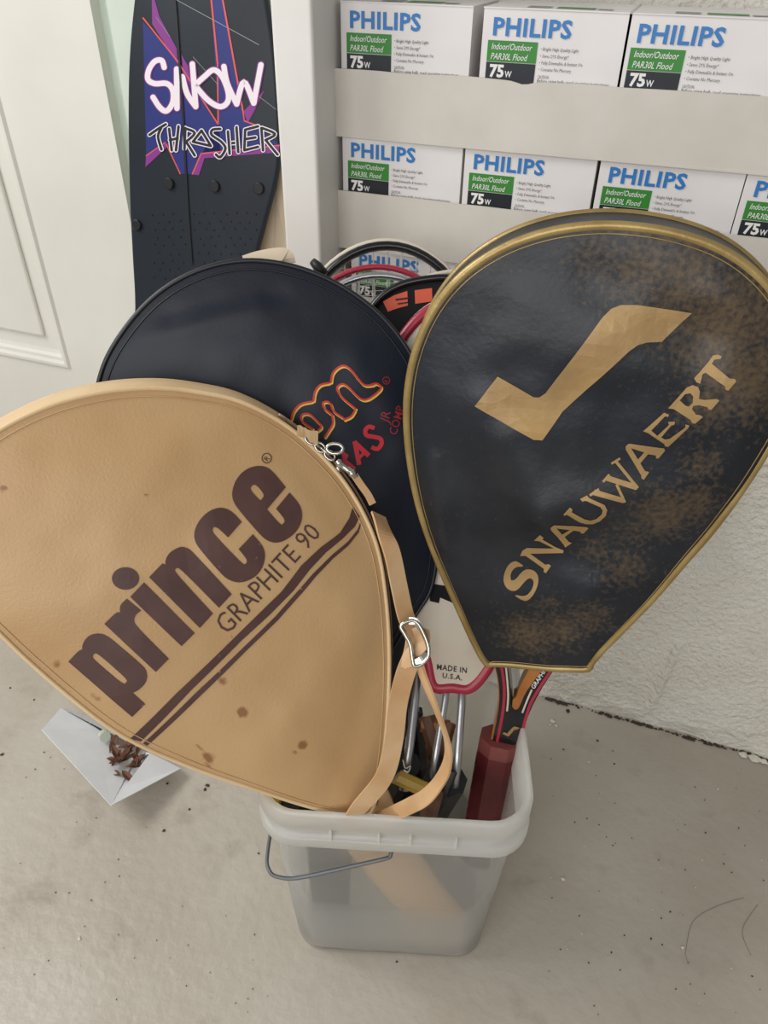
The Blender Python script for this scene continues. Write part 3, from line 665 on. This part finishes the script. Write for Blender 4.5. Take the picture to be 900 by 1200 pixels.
decal(fs,gq,lambda a,b:-.009,M['white'],'throat_lettering',rk,bisect=False,eps=.001)
# grip: flattened octagon in the racket's plane, running down into the bucket
ga=fs.pt(585,880,-.018); gb=fs.pt(567,975,-.018); gd=(gb-ga).normalized()
gw=Vector(fs.pt(612,882,-.018)-fs.pt(560,875,-.018)).length/2
def octa(a,b,wu,wn,mt,name,parent,axis,nrm,t0=1,t1=1):
    ax=axis.normalized(); s_=ax.cross(nrm).normalized(); nr=s_.cross(ax).normalized(); c=.42
    sh=[(1,c),(c,1),(-c,1),(-1,c),(-1,-c),(-c,-1),(c,-1),(1,-c)]
    v=[a+s_*x*wu*t0+nr*y*wn*t0 for x,y in sh]+[b+s_*x*wu*t1+nr*y*wn*t1 for x,y in sh]
    f=[(i,(i+1)%8,(i+1)%8+8,i+8) for i in range(8)]+[tuple(range(7,-1,-1)),tuple(range(8,16))]
    return mk(name,v,f,mt,parent)
octa(ga-gd*.004,ga+gd*.016,.0235,.0185,M['gripband'],'grip_collar',rk,gd,fs.N,.98,1.02)
L0=.02; k=0
while L0<.19:
    octa(ga+gd*(L0-.005),ga+gd*(L0+.0205),.0238,.0188,M['grip'],'grip_wrap',rk,gd,fs.N,.97,1.03); L0+=.0215
octa(ga+gd*.19,ga+gd*.205,.024,.019,M['blackgrip'],'butt_cap',rk,gd,fs.N,1.05,1.15)

# ================================================================== navy cover behind
fn_=Frame(320,500,.745,.05,.14)
out_n=[(490,716),(470,745),(440,790),(400,800),(340,790),(260,740),(180,660),(130,560),(114,480),(121,430),(148,383),(185,344),(230,318),(280,306),(330,309),(380,325),(425,352),(460,385),(488,428),(506,480),(514,540),(515,600),(512,650),(505,690)]
cn=Cover(fn_,out_n,(320,540),.012,ridges=[(150,400,300,355,.012,.003),(200,370,330,345,.01,-.002),(420,420,480,520,.02,.002)],wr=.0022)
base=fn_.pt(320,500); nc=thing('racket_cover','plain dark navy racket cover with red and yellow script outline, behind the tan cover','racket cover',(base.x,base.y,base.z))
cn.panel('front_panel',M['navy'],nc,K=50); cn.back('back_panel',M['navy'],nc,.03,.006); cn.gusset('side_band',M['navy'],nc,.03,.001)
cn.piping('front_piping',M['navypipe'],nc,.0024); cn.piping('back_piping',M['navypipe'],nc,.0024,z=-.03); cn.seam('stitched_seam',M['navypipe'],nc,.008,.0009)
np_=catmull([fn_.pt(455,730,-.015),fn_.pt(440,800,-.015),bk(-.072,-.085,.30),bk(-.078,-.098,.18),bk(-.080,-.104,.03)],6)
MB().tube(np_,[.036-.014*i/len(np_) for i in range(len(np_))],12,sx=.35,up=BV).out('handle_sleeve',M['navy'],nc,True)
c5=lambda m:cr(330,420,5.625,m)
paths=[[(68,390),(85,340),(130,295),(200,278)],[(212,272),(222,215),(255,172),(312,158)],[(325,152),(335,100),(370,60),(410,46),(450,68),(500,130),(545,172),(600,170)],[(590,168),(625,163),(652,190),(610,235),(560,265),(520,262),(480,228),(435,182),(400,165),(370,180),(368,208),(405,258),(485,325)],
       [(480,338),(455,375),(412,395)],[(405,385),(345,342),(322,295),(300,278),(272,288),(285,325),(325,358)],[(332,365),(338,420),(310,470),(285,508)],[(238,468),(262,440),(230,400),(185,360),(140,362),(132,395),(170,430),(205,452)]]
decal(fn_,join2d(*[c5(stroke2d([(x+5,y+7) for x,y in p],15)) for p in paths]),cn.z,M['yellow'],'script_yellow_edge',nc,eps=.0005)
decal(fn_,join2d(*[c5(stroke2d([(x-2,y-2) for x,y in p],13)) for p in paths]),cn.z,M['orangered'],'script_red_edge',nc,eps=.0009)
AS=join2d(stroke2d([(478,535),(508,690)],30,False,False),stroke2d([(474,540),(572,632)],32,False,False),stroke2d([(500,650),(535,618)],22,False,False),stroke2d([(608,452),(572,442),(548,465),(556,498),(600,508),(645,520),(655,552),(628,588),(588,575)],28,True,False),poly2d([(392,590),(440,628),(425,655),(487,708),(470,727),(400,680)],sm=False))
decal(fn_,c5(AS),cn.z,M['red'],'red_lettering',nc)
jr=join2d(fit_quad(text2d('COMP',offset=.005),(752,500),(806,318),(700,482),(752,302)),fit_quad(text2d('JR',offset=.005),(697,425),(714,345),(640,397),(656,330)))
rm=join2d(ring2d(685,142,23,5),fit_quad(text2d('R'),(690,160),(702,145),(670,145),(683,130)))
decal(fn_,c5(rm),cn.z,M['redmark'],'registered_mark',nc)
decal(fn_,c5(jr),cn.z,M['redmark'],'small_red_lettering',nc)

# ================================================================== cream cover with red trim
fe=Frame(540,580,.80,0,.10)
out_e=[(508,807),(530,809),(552,809),(575,782),(612,715),(640,640),(655,560),(650,470),(625,400),(590,360),(552,346),(520,352),(488,372),(462,410),(447,470),(443,560),(458,650),(482,730),(500,775)]
ce=Cover(fe,out_e,(545,590),.010,ridges=[(500,740,540,760,.02,.003)],wr=.002)
base=fe.pt(540,580); ec=thing('racket_cover','cream racket cover with dark red trim, MADE IN U.S.A. at its bottom','racket cover',(base.x,base.y,base.z))
ce.panel('front_panel',M['cream'],ec,K=40); ce.back('back_panel',M['cream'],ec,.022); ce.gusset('side_band',M['framered'],ec,.022,.001)
ce.piping('red_trim',M['framered'],ec,.006,z=0,sx=.5,inset=.003); ce.piping('pale_piping',M['cream'],ec,.0018,z=-.003,sc=1.012)
c6=lambda m:cr(380,640,3,m)
decal(fe,c6(join2d(fit_quad(text2d('MADE IN',offset=.012,spacing=1.1),(396,430),(500,443),(397,410),(502,423)),fit_quad(text2d('U.S.A.',offset=.012,spacing=1.1),(415,460),(484,470),(417,442),(486,451)))),ce.z,M['black'],'black_lettering',ec)
decal(fe,c6(poly2d([(372,125),(470,140),(470,200),(408,175),(404,195),(372,188)],sm=False)),ce.z,M['matt'],'black_print',ec)

# ================================================================== open rackets and other covers behind
def make_racket(name,label,head,t,butt,mats,rx=.115,ry=.142,throat=.13,hand=.0,tube=.0065,tubesx=1.5,nrm=None,strings=True,outer=None,slen=.34,dark=None):
    Hc=at_d(head[0],head[1],t); B=Vector(butt); ax=(Hc-B).normalized(); nr=nrm or (CP-Hc).normalized()
    nr=(nr-ax*ax.dot(nr)).normalized(); sd=ax.cross(nr).normalized()*-1
    r=thing(name,label,'racket',B)
    loc=lambda x,y,z=0:Hc+sd*x+ax*y+nr*z
    hoop=[loc(rx*math.cos(2*math.pi*k/64),ry*math.sin(2*math.pi*k/64)) for k in range(64)]
    MB().tube(hoop,tube,10,closed=True,sx=tubesx,up=nr).out('head_frame',mats[0],r,True)
    if outer: MB().tube([loc((rx+tube*.9)*math.cos(2*math.pi*k/64),(ry+tube*.9)*math.sin(2*math.pi*k/64)) for k in range(64)],tube*.55,8,closed=True,sx=1.5,up=nr).out('bumper_strip',outer,r,True)
    if strings:
        mb=MB()
        for k in range(-6,7):
            x=k*.0175; h=ry*math.sqrt(max(0,1-(x/rx)**2)); mb.tube([loc(x,-h),loc(x,h)],.0007,4)
        for k in range(-8,9):
            y=k*.0155; h=rx*math.sqrt(max(0,1-(y/ry)**2)); mb.tube([loc(-h,y,.0012),loc(h,y,.0012)],.0003,4)
        o=mb.out('string_bed',M['string'],r); o['kind']='stuff'
    for s_ in(-1,1):
        pts=catmull([loc(s_*rx*.62,-ry*.78),loc(s_*.045,-ry-.03),loc(s_*.02,-ry-throat+.02),loc(s_*.010,-ry-throat-.05)],5)
        MB().tube(pts,tube,8,sx=tubesx,up=nr).out('throat_tube',mats[1],r,True)
    gl=(Hc-B).length-ry-throat; p0=loc(0,-ry-throat)
    L=min(gl,.20); octa(B,B+ax*L,.0165,.0135,mats[2],'grip',r,-ax,nr,1.08,1)
    if gl>L+.01: octa(B+ax*(L-.002),p0,.012,.009,mats[1],'shaft',r,-ax,nr)
    return r
make_racket('tennis_racket','black racket with white strings and pale outer edge, furthest back before the cartons',(452,436),.955,bk(-.03,.085,.02),(M['frameblk'],M['frameblk'],M['blackgrip']),outer=M['cream'],rx=.118,ry=.152,tube=.006)
make_racket('tennis_racket','racket with a thin red head frame, just under the black hooped one',(444,450),.91,bk(.0,.06,.02),(M['framered'],M['framered'],M['blackgrip']),rx=.114,ry=.135,tube=.0036)
make_racket('tennis_racket','silver metal racket whose rim shows below the red frame',(448,462),.885,bk(.035,.04,.02),(M['alu'],M['alu'],M['blackgrip']),rx=.112,ry=.134,tube=.0042,strings=True)
# black hook-like frame end poking up beside the post
# cream cover edge and black/orange cover
def small_cover(label,out,ctr,t,mt,pipe,th=.02,a=0,b=.1,pr=.003,extra=None,name='racket_cover'):
    f_=Frame(ctr[0],ctr[1],t,a,b); c_=Cover(f_,out,ctr,.008,wr=.001); p=f_.pt(*ctr); r=thing(name,label,'racket cover',(p.x,p.y,p.z))
    c_.panel('front_panel',mt,r,K=24); c_.back('back_panel',mt,r,th); c_.gusset('side_band',mt,r,th,.001)
    c_.piping('piping',pipe,r,pr)
    return f_,c_,r
small_cover('cream racket cover edge showing just above the black and orange cover',[(470,700),(440,640),(428,560),(432,480),(440,410),(460,358),(490,331),(515,321),(545,319),(580,328),(615,355),(640,410),(648,500),(640,600),(610,690),(570,750),(510,750)],(540,530),.89,M['cream'],M['cream'])
f_,c_,r_=small_cover('black racket cover with an orange lettered band along its rim',[(450,700),(420,620),(408,540),(408,460),(418,400),(433,365),(450,345),(472,333),(500,327),(530,326),(565,336),(600,362),(625,410),(632,500),(620,600),(590,690),(550,740),(490,740)],(520,530),.84,M['matt'],M['frameblk'],pr=.004)
c5b=lambda m:cr(340,280,4.09,m)
decal(f_,c5b(join2d(poly2d([(445,300),(500,270),(562,250),(565,320),(510,335),(470,350)],sm=False),poly2d([(597,247),(680,236),(682,300),(600,312)],sm=False),poly2d([(712,236),(760,236),(760,290),(714,296)],sm=False))),c_.z,M['orange'],'orange_band',r_,eps=.0004)
decal(f_,c5b(join2d(stroke2d([(505,292),(570,284)],8,False,False),stroke2d([(515,312),(565,305)],6,False,False))),c_.z,M['frameblk'],'band_lettering',r_,eps=.0009)
pp=[f_.pt(*p,-.001) for p in [(396,354+0),(420,336),(440,326),(465,317),(500,312)]]

# metal racket throat under the cream cover
Z3p=lambda x,y:(380+x/3,640+y/3)
ft=Frame(520,860,.83,0,.1)
mr=thing('tennis_racket','steel racket with two bare throat tubes running into a black grip','racket',ft.pt(520,950))
tb=lambda pts,r,mt,nm,par,fr=ft:MB().tube([fr.pt(*Z3p(x,y)) for x,y in pts],r,10).out(nm,mt,par,True)
tb([(440,380),(425,540),(398,700),(372,850)],.0042,M['alu'],'throat_tube',mr); tb([(490,380),(482,560),(470,720),(460,850)],.0048,M['alu'],'throat_tube',mr)
octa(ft.pt(*Z3p(430,815)),ft.pt(*Z3p(430,815))+(bk(.02,.01,.03)-ft.pt(*Z3p(430,815))),.022,.018,M['blackgrip'],'grip',mr,(bk(.02,.01,.03)-ft.pt(*Z3p(425,830))),ft.N)
octa(ft.pt(*Z3p(452,790)),ft.pt(*Z3p(410,900)),.006,.008,M['blackgrip'],'grip_shoulder',mr,ft.pt(*Z3p(410,900))-ft.pt(*Z3p(452,790)),ft.N)
m2_=thing('tennis_racket','racket with a dark grey tube shaft beside the tan strap','racket',ft.pt(480,900))
tb([(330,380),(318,540),(300,700),(280,860)],.0055,M['alu'],'throat_tube',m2_); tb([(305,400),(298,560),(290,760)],.003,M['frameblk'],'side_rail',m2_)
octa(ft.pt(*Z3p(290,760)),bk(-.04,.03,.03),.016,.013,M['blackgrip'],'grip',m2_,bk(-.04,.03,.03)-ft.pt(*Z3p(290,760)),ft.N)
fw=Frame(515,860,.88,0,.1)
wr_=thing('tennis_racket','old brown wooden racket deep between the metal tubes','racket',fw.pt(515,880))
W3=lambda x,y,z=0:fw.pt(*Z3p(x,y),z)
octa(W3(360,600),W3(400,740),.010,.008,M['darkwood'],'throat_arm',wr_,W3(400,740)-W3(360,600),fw.N); octa(W3(440,620),W3(410,740),.008,.008,M['darkwood'],'throat_arm',wr_,W3(410,740)-W3(440,620),fw.N)
octa(W3(340,625),W3(440,640),.009,.007,M['wood'],'throat_bridge',wr_,W3(440,640)-W3(340,625),fw.N)
octa(W3(403,720),bk(.06,.06,.03),.015,.012,M['darkwood'],'handle',wr_,bk(.06,.06,.03)-W3(403,720),fw.N)
yl=thing('badminton_racket','yellow lacquered racket handle low inside the bucket','racket',W3(330,830))
octa(at_d(465,910,.81),at_d(508,930,.80),.008,.006,M['yellowwood'],'shaft',yl,at_d(505,935,.80)-at_d(470,908,.80),fw.N)
octa(at_d(508,930,.80),bk(.03,-.02,.04),.010,.008,M['darkwood'],'grip',yl,bk(.03,-.02,.04)-at_d(508,930,.80),fw.N)
y2=thing('badminton_racket','yellow and black handle at the left inside corner of the bucket','racket',at_z(325,940,.33))
octa(at_z(318,932,.33),bk(-.07,.03,.03),.012,.010,M['yellowwood'],'shaft',y2,bk(-.07,.03,.03)-at_z(318,932,.33),fw.N)
octa(at_z(340,940,.325),bk(-.045,.03,.03),.013,.011,M['blackgrip'],'grip',y2,bk(-.045,.03,.03)-at_z(340,940,.325),fw.N)
# bit of white thread on the handles
th_=[at_d(472,890,.79),at_d(475,900,.785),at_d(481,898,.785),at_d(478,905,.78),at_d(473,902,.78)]
tag(MB().tube(catmull(th_,5),.0006,5).out('loose_thread',M['string'],None,True,loc=th_[0]),'loose white thread looped by the tube shafts','thread')

# ================================================================== bucket
bkt=thing('plastic_bucket','milky translucent square plastic bucket standing on the concrete floor','bucket',(BO.x,BO.y,0))
def rsq(h,r,n=8):
    r=min(r,h); o=[]
    for cx,cy,a0 in((h-r,h-r,0),(-h+r,h-r,90),(-h+r,-h+r,180),(h-r,-h+r,270)):
        for k in range(n+1): a=math.radians(a0+90*k/n); o.append((cx+r*math.cos(a),cy+r*math.sin(a)))
    return o
def loft(prof,name,mt,parent,capb=False,capt=False):
    v=[];f=[];rings=[rsq(h,r) for z,h,r in prof]; n=len(rings[0])
    for (z,h,r),R in zip(prof,rings): v+=[bk(x*.962-.0045,y,z) for x,y in R]
    for i in range(len(prof)-1):
        for k in range(n): f.append((i*n+k,i*n+(k+1)%n,(i+1)*n+(k+1)%n,(i+1)*n+k))
    if capb: f.append(tuple(range(n-1,-1,-1)))
    if capt: f.append(tuple((len(prof)-1)*n+k for k in range(n)))
    o=mk(name,v,f,mt,parent,True)
    return o
HB=.360
body=[(.002,.108,.035),(.0,.112,.035),(.003,.1165,.035),(.010,.1185,.035),(.20,.1265,.038),(.296,.1305,.040),(.300,.1315,.04),(.301,.1395,.044),(.303,.1405,.044),(.315,.1405,.044),(.317,.139,.044),(.318,.1345,.042),(.333,.1345,.042),(.334,.138,.043),(.336,.1392,.043),(.355,.1392,.043),(.3595,.1375,.043),(HB,.1360,.043),(.3595,.1335,.042),(.357,.1325,.042),(.30,.1285,.04),(.20,.1245,.037),(.011,.1165,.033),(.005,.112,.033),(.005,.100,.03)]
body=[(z,h*1.063,q) for z,h,q in body]
loft(body[:6],'body',M['plastic'],bkt); loft(body[5:21],'rim',M['rimplastic'],bkt); loft(body[20:],'inner_wall',M['plastic'],bkt)
mb=MB(); R=rsq(.118,.034); v=[bk(x*.962-.0045,y,.0015) for x,y in R]+[bk(x*.962-.0045,y,.0052) for x,y in R]; n=len(R)
mb.add(v,[tuple(range(n-1,-1,-1)),tuple(range(n,2*n))]+[(k,(k+1)%n,(k+1)%n+n,k+n) for k in range(n)]); mb.out('base',M['plastic'],bkt)
for s_ in(-1,1):
    for u in(-.067,-.018,.014,.060):
        mb=MB(); y0=-.1345*1; c=[(u-.0009,-.142),(u+.0009,-.142),(u+.0009,-.1492),(u-.0009,-.1492)]
        if s_>0: c=[(-x,-y) for x,y in c]
        v=[bk(x,y,z) for z in(.3165,.3345) for x,y in c]
        mb.add(v,[(0,3,2,1),(4,5,6,7),(0,1,5,4),(1,2,6,5),(2,3,7,6),(3,0,4,7)]); mb.out('rim_rib',M['rimplastic'],bkt)
# wire bail: pivots front and rear, lying over the left side
pv=bk(0,-.131,.292)
b1=at_z(457,1013,.285); u0=(b1-BO).dot(BU)
wp=[bk(u0+.001,-.137,.293),bk(u0,-.1455,.289),bk(u0-.006,-.1465,.283),bk(-.05,-.150,.268),bk(-.100,-.155,.250),bk(-.122,-.155,.247),bk(-.136,-.148,.247),bk(-.1415,-.12,.248),bk(-.1415,0,.252),bk(-.1415,.12,.25),bk(-.135,.147,.25),bk(-.12,.155,.252),bk(-.05,.150,.27),bk(u0-.006,.1465,.284),bk(u0,.1455,.289),bk(u0+.001,.137,.293)]
MB().tube(catmull(wp,5),.0021,8).out('wire_handle',M['wire'],bkt,True)

# ================================================================== board leaning behind
ax=Vector((0,.16,1)).normalized()
sb0=at_y(240,150,1.075)
fb=Plane(sb0,(1,0,0),ax)  # faces the camera
def board_pt(x,y,z=0): return fb.w(*fb.uv(x,y),z)
edge=[(155,440),(157,362),(154,300),(151,240),(149,150),(150,70),(156,0),(165,-60),(190,-110),(235,-140),(280,-110),(304,-40),(313,10),(320,60),(325,120),(327,175),(322,215),(313,250),(300,300),(292,340),(290,440),(270,520),(225,560),(180,520)]
o3=[fb.uv(*p) for p in edge]; o3=[tuple(q[:2]) for q in catmull([(a,b,0) for a,b in o3],5,True)]
base=board_pt(235,430); sn=thing('snowboard','child-size dark plastic snowboard with white and black graffiti lettering, leaning upright','snowboard',base)
n=len(o3); c=(sum(a for a,b in o3)/n,sum(b for a,b in o3)/n)
v=[];f=[]
for sc,z in((.0,0.0),(.96,.0),(.985,-.001),(1.0,-.004),(1.0,-.010),(.97,-.013),(0,-.013)):
    for a,b in o3: v.append(fb.w(c[0]+(a-c[0])*sc,c[1]+(b-c[1])*sc,z))
for i in range(6):
    for k in range(n): f.append((i*n+k,(i+1)*n+k,(i+1)*n+(k+1)%n,i*n+(k+1)%n))
mk('deck',v,[tuple(reversed(q)) for q in f],M['snow'],sn,True)
r1=lambda m:cr(100,0,3,m); zb=lambda a,b:0
def bd(m,mt,nm,e): decal(fb,m,zb,mt,nm,sn,eps=e,bisect=False)
for q in (poly2d([(203,75),(330,215),(345,245),(470,437),(478,560),(405,548),(375,612),(335,612),(285,500),(215,555)],sm=False),poly2d([(440,-40),(478,-40),(560,420),(600,440),(683,510),(410,540),(470,437)],sm=False)): bd(r1(q),M['snowblue'],'blue_print',.0004)
for q in (poly2d([(234,-40),(262,60),(322,170),(325,225),(236,85)],sm=False),poly2d([(338,190),(362,232),(375,312),(345,250)],sm=False),poly2d([(630,318),(600,380),(572,432),(556,392)],sm=False),poly2d([(408,538),(683,511),(681,536),(420,556),(400,616),(375,613)],sm=False),poly2d([(214,548),(283,500),(290,515),(212,588)],sm=False)): bd(r1(q),M['purple'],'purple_print',.0006)
for l,w_ in (([(203,62),(325,215)],5),([(325,215),(468,437)],5),([(468,437),(466,225)],5),([(466,225),(440,-40)],6),([(478,-40),(487,15),(555,390)],6),([(555,390),(560,425),(640,455)],5),([(285,505),(335,612)],4),([(377,613),(408,540)],5),([(408,540),(683,511)],5),([(214,548),(283,500)],4)): bd(r1(stroke2d(l,w_,False,False)),M['coral'],'coral_lines',.0008)
k6=lambda m:cr(160,60,5,m)
sn_=[[(165,95),(150,55),(110,60),(75,110),(70,165),(110,190),(180,190),(215,230),(215,300),(180,350),(140,330),(100,270)],[(240,335),(238,105)],[(272,150),(300,250),(350,325)],[(330,75),(350,320)],[(345,200),(400,150),(455,110),(505,150),(540,240),(535,300),(490,325),(420,285),(345,200)],[(515,90),(535,190),(590,310)],[(590,310),(632,180),(690,305)],[(690,305),(732,80)]]
bd(k6(join2d(*[stroke2d(p,44) for p in sn_])),M['purple'],'letter_glow',.0010)
bd(k6(join2d(*[stroke2d(p,32) for p in sn_])),M['bwhite'],'white_graffiti_lettering',.0013)
thr=[[(80,490),(130,455),(175,428)],[(148,450),(130,500),(150,575)],[(195,455),(210,580)],[(250,440),(235,580)],[(200,520),(245,510)],[(290,450),(285,570)],[(300,455),(345,480),(295,530)],[(295,530),(345,610)],[(385,465),(335,530)],[(335,530),(440,555)],[(440,555),(385,465)],[(495,455),(450,460),(445,490),(500,530),(525,570),(495,620),(470,605)],[(540,470),(550,600)],[(590,445),(600,590)],[(545,540),(595,535)],[(715,440),(640,460)],[(640,460),(635,580)],[(635,580),(715,560)],[(640,515),(700,505)],[(735,450),(745,580)],[(740,450),(815,485),(760,520)],[(760,520),(830,605)]]
bd(k6(join2d(*[stroke2d(p,27) for p in thr])),M['bwhite'],'letter_outline',.0016)
bd(k6(join2d(*[stroke2d(p,15) for p in thr])),M['bblack'],'black_graffiti_lettering',.0019)
bd(r1(stroke2d([(312,-60),(322,60),(345,400),(360,700),(376,930)],7,False,False)),M['bblack'],'centre_groove',.0022)
for x,y in((297,645),(457,655),(612,662),(183,790)):
    u,v0=fb.uv(100+x/3,y/3); MB().tube([fb.w(u,v0,-.001),fb.w(u,v0,.004),fb.w(u,v0,.005)],[.0085,.0085,.0072],18).out('stud',M['bblack'],sn)
mb=MB()
for j in range(9):
    for i in range(11):
        x=240+i*36+(j%2)*18+random.uniform(-6,6); y=752+j*28+random.uniform(-5,5)
        if x>628-(y-650)*.12 or abs(x-(345+(y-600)*.09))<16: continue
        u,v0=fb.uv(100+x/3,y/3); mb.tube([fb.w(u,v0,.0),fb.w(u,v0,.0012)],[.0016,.001],5)
o=mb.out('foot_pad_nubs',M['bblack'],sn); o['kind']='stuff'
sc2=MB()
for q,w_ in(([(322,0),(612,158)],2.2),([(380,200),(470,300)],1.6),([(560,300),(672,385)],1.6),([(250,60),(300,130)],1.5)): bd(r1(stroke2d(q,w_,False,False)),M['greyprint'],'scratch',.0011)
# beige board leaning beside the post
v=[at_y(334,170,1.085),at_y(300,420,1.085),at_y(336,420,1.085),at_y(338,300,1.085)]
mb=MB(); xl=at_y(322,170,1.085).x
a=[Vector((-.50,1.085,0.0)),Vector((-.475,1.085,0.0)),Vector((-.475,1.105,.80)),Vector((-.487,1.105,.80))]
v=[at_y(322,225,1.09),at_y(300,300,1.08),at_y(292,420,1.07),at_y(336,420,1.07),at_y(339,300,1.08),at_y(331,150,1.10)]
vb=[p+Vector((0,.012,0)) for p in v]; k=len(v)
lw=min(p.z for p in v)
for q in(v,vb):
    for p in q: 
        if p.z<lw+.02: p.z=0.001; p.y-=.02
f=[tuple(range(k)),tuple(range(2*k-1,k-1,-1))]+[(i,i+k,(i+1)%k+k,(i+1)%k) for i in range(k)]
tag(mk('beige_panel',v+vb,f,M['beige'],None,loc=v[3]),'narrow beige board standing between the snowboard and the white post','board')
# pale strap end on top of the navy cover
p0=fn_.pt(285,303,-.040); q=[fn_.pt(x,y,-.036) for x,y in((283,305),(298,300),(318,296),(333,296),(337,306))]
tag(MB().ribbon(catmull(q,4),[.014]*17,.004,[fn_.N+Vector((0,0,.6))]*17).out('strap_end',M['beige'],None,loc=p0),'pale beige strap end lying over the rim of the navy cover','strap')
q=[at_d(366,306,.80),at_d(372,312,.80),at_d(380,322,.80)]
tag(MB().tube(q,[.004,.0055,.0055],8).out('handle_end',M['blackgrip'],None,True,loc=q[0]),'small black rod end poking up beside the white post','rod')

# ================================================================== paper packet with dried leaves
z8=lambda x,y,z:at_z(x/2.647,740+y/2.647,z)
A=z8(130,305,.060);B=z8(345,540,.060);Cc=z8(465,378,.050);D=z8(560,425,.020);E_=z8(190,238,.045);G=z8(300,300,.022);Hh=z8(385,485,.045)
pk=thing('paper_packet','crumpled open white paper packet holding dried leaves, under the tan cover','paper packet',z8(330,400,0))
# sheet: tray with sloping walls
e0=z8(300,330,.022); e1=z8(385,420,.020)
R1=A+(Cc-B)*.9; 
v=[A,B,Hh,Cc,G,E_]
fl=z8(250,300,.0)+Vector((.01,.06,0)); 
bot=[z8(x,y,0.001) for x,y in((250,300),(350,400),(420,360),(300,270))]
mk('front_fold',[A,B,Hh+Vector((0,0,-.012)),z8(420,390,.018),G],[(0,1,2,3,4)],M['paper'],pk)
mk('left_fold',[A,G,E_],[(0,1,2)],M['paper'],pk)
mk('right_fold',[B,Hh,Cc,D],[(0,1,2,3)],M['paper'],pk)
mk('underside',[A,B,D,E_]+bot,[(0,1,5,4),(1,2,6,5),(2,3,7,6),(3,0,4,7)],M['paper'],pk)
mk('rear_fold',[Cc,D,bot[2],z8(420,390,.018)],[(0,1,2,3)],M['paper'],pk)
for o in pk.children:
    sd=o.modifiers.new('thick','SOLIDIFY'); sd.thickness=.0008
for i in range(22):
    x=random.uniform(335,450); y=random.uniform(345,425)-(x-390)*.0; 
    if i==0:x,y=352,400
    if i==1:x,y=360,442
    if i==2:x,y=395,450
    c=z8(x,y,.034+random.uniform(0,.012)); a=random.uniform(0,6.28); L_=random.uniform(.010,.017); wd=L_*.35
    d=Vector((math.cos(a),math.sin(a),random.uniform(-.4,.6))).normalized(); s_=d.cross(Vector((0,0,1))).normalized(); up=s_.cross(d)
    v=[c-d*L_]; f=[]
    for j,(t_,w_) in enumerate(((-.5,.8),(0,1),(.5,.7))):
        q=c+d*L_*t_; v+=[q+s_*wd*w_+up*.003,q-up*.001+up*.002*(t_*t_*4),q-s_*wd*w_+up*.003]
    v.append(c+d*L_)
    f=[(0,2,1),(0,3,2),(1,2,5,4),(2,3,6,5),(4,5,8,7),(5,6,9,8),(7,8,10),(8,9,10)]
    o=mk('dried_leaf',v,f,M['leaf'],None,loc=c); tag(o,'small curled brown dried leaf in the white paper packet','leaf','dried leaves in the paper packet')
    sd=o.modifiers.new('thick','SOLIDIFY'); sd.thickness=.0006
c=z8(318,325,.036)
mb=MB(); mb.tube([c,c+Vector((.002,.002,.003)),c+Vector((.01,-.004,.008))],[.0085,.0085,.0085],12); tag(mb.out('plastic_cup',M['cleartint'],None,False,loc=c),'tiny hazy plastic cup among the dried leaves','cup')

for nm_,l_ in (('floor_crack',[(803,1118),(812,1080),(840,1062),(872,1052)]),('floor_crack',[(806,1130),(803,1118)]),('floor_crack',[(888,1060),(870,1090),(880,1120)])):
    pts_=[at_z(x,y,0) for x,y in l_]; v2,f2=stroke2d([(p.x,p.y) for p in pts_],.0005,True,False)
    mk('floor_crack',[(a,b,.0002) for a,b in v2],[tuple(q) for q in f2],M['crack'],bpy.data.objects['floor'])
# ================================================================== grit and flakes on the floor
def chips(name,mt,lst,label):
    mb=MB()
    for x,y,r in lst:
        c=at_z(x,y,.0002); k=random.randint(5,7); a0=random.random()*6
        v=[c+Vector((math.cos(a0+6.283*i/k)*r*random.uniform(.5,1.2),math.sin(a0+6.283*i/k)*r*random.uniform(.5,1.2),0)) for i in range(k)]
        v.append(c+Vector((0,0,r*.5))); mb.add(v,[(i,(i+1)%k,k) for i in range(k)])
    o=mb.out(name,mt,None,loc=(0,0,0)); o['kind']='stuff'; tag(o,label,'debris'); return o
rnd=random.Random(3)
ls=[(12,806,.002),(2,884,.003),(196,918,.0025),(243,920,.004),(240,925,.003),(222,948,.0025),(192,973,.003),(465,1127,.002),(654,824,.003),(665,833,.005),(700,868,.0025),(720,895,.002),(660,878,.002),(303,1000,.002),(40,820,.002)]
ls+=[(rnd.uniform(640,900),rnd.uniform(870,1190),rnd.uniform(.0006,.0016)) for _ in range(60)]+[(rnd.uniform(0,330),rnd.uniform(880,1190),rnd.uniform(.0005,.0014)) for _ in range(50)]
chips('floor_grit',M['chip'],ls,'scattered dark grit specks on the concrete floor')
ls=[(648,845,.006),(652,850,.004),(645,849,.003),(885,888,.012),(872,884,.008),(660,1030,.003),(800,1110,.003),(895,892,.01),(690,893,.003),(93,1100,.003)]+[(rnd.uniform(640,900),rnd.uniform(880,1190),rnd.uniform(.0006,.002)) for _ in range(20)]
chips('paint_flakes',M['chipw'],ls,'pale flakes of wall paint on the floor near the wall')
for nm in('fp','fs'):
    fr=globals()[nm]; print(nm,'N',fr.N[:],'C',fr.C[:])
print('tan neck',fp.pt(430,955)[:],'tan top',fp.pt(190,455)[:],'sn bottom',fs.pt(630,785)[:],'sn grip',ga[:],(ga+gd*.205)[:],'sn top',fs.pt(745,264)[:],'wil top',fn_.pt(280,306)[:])
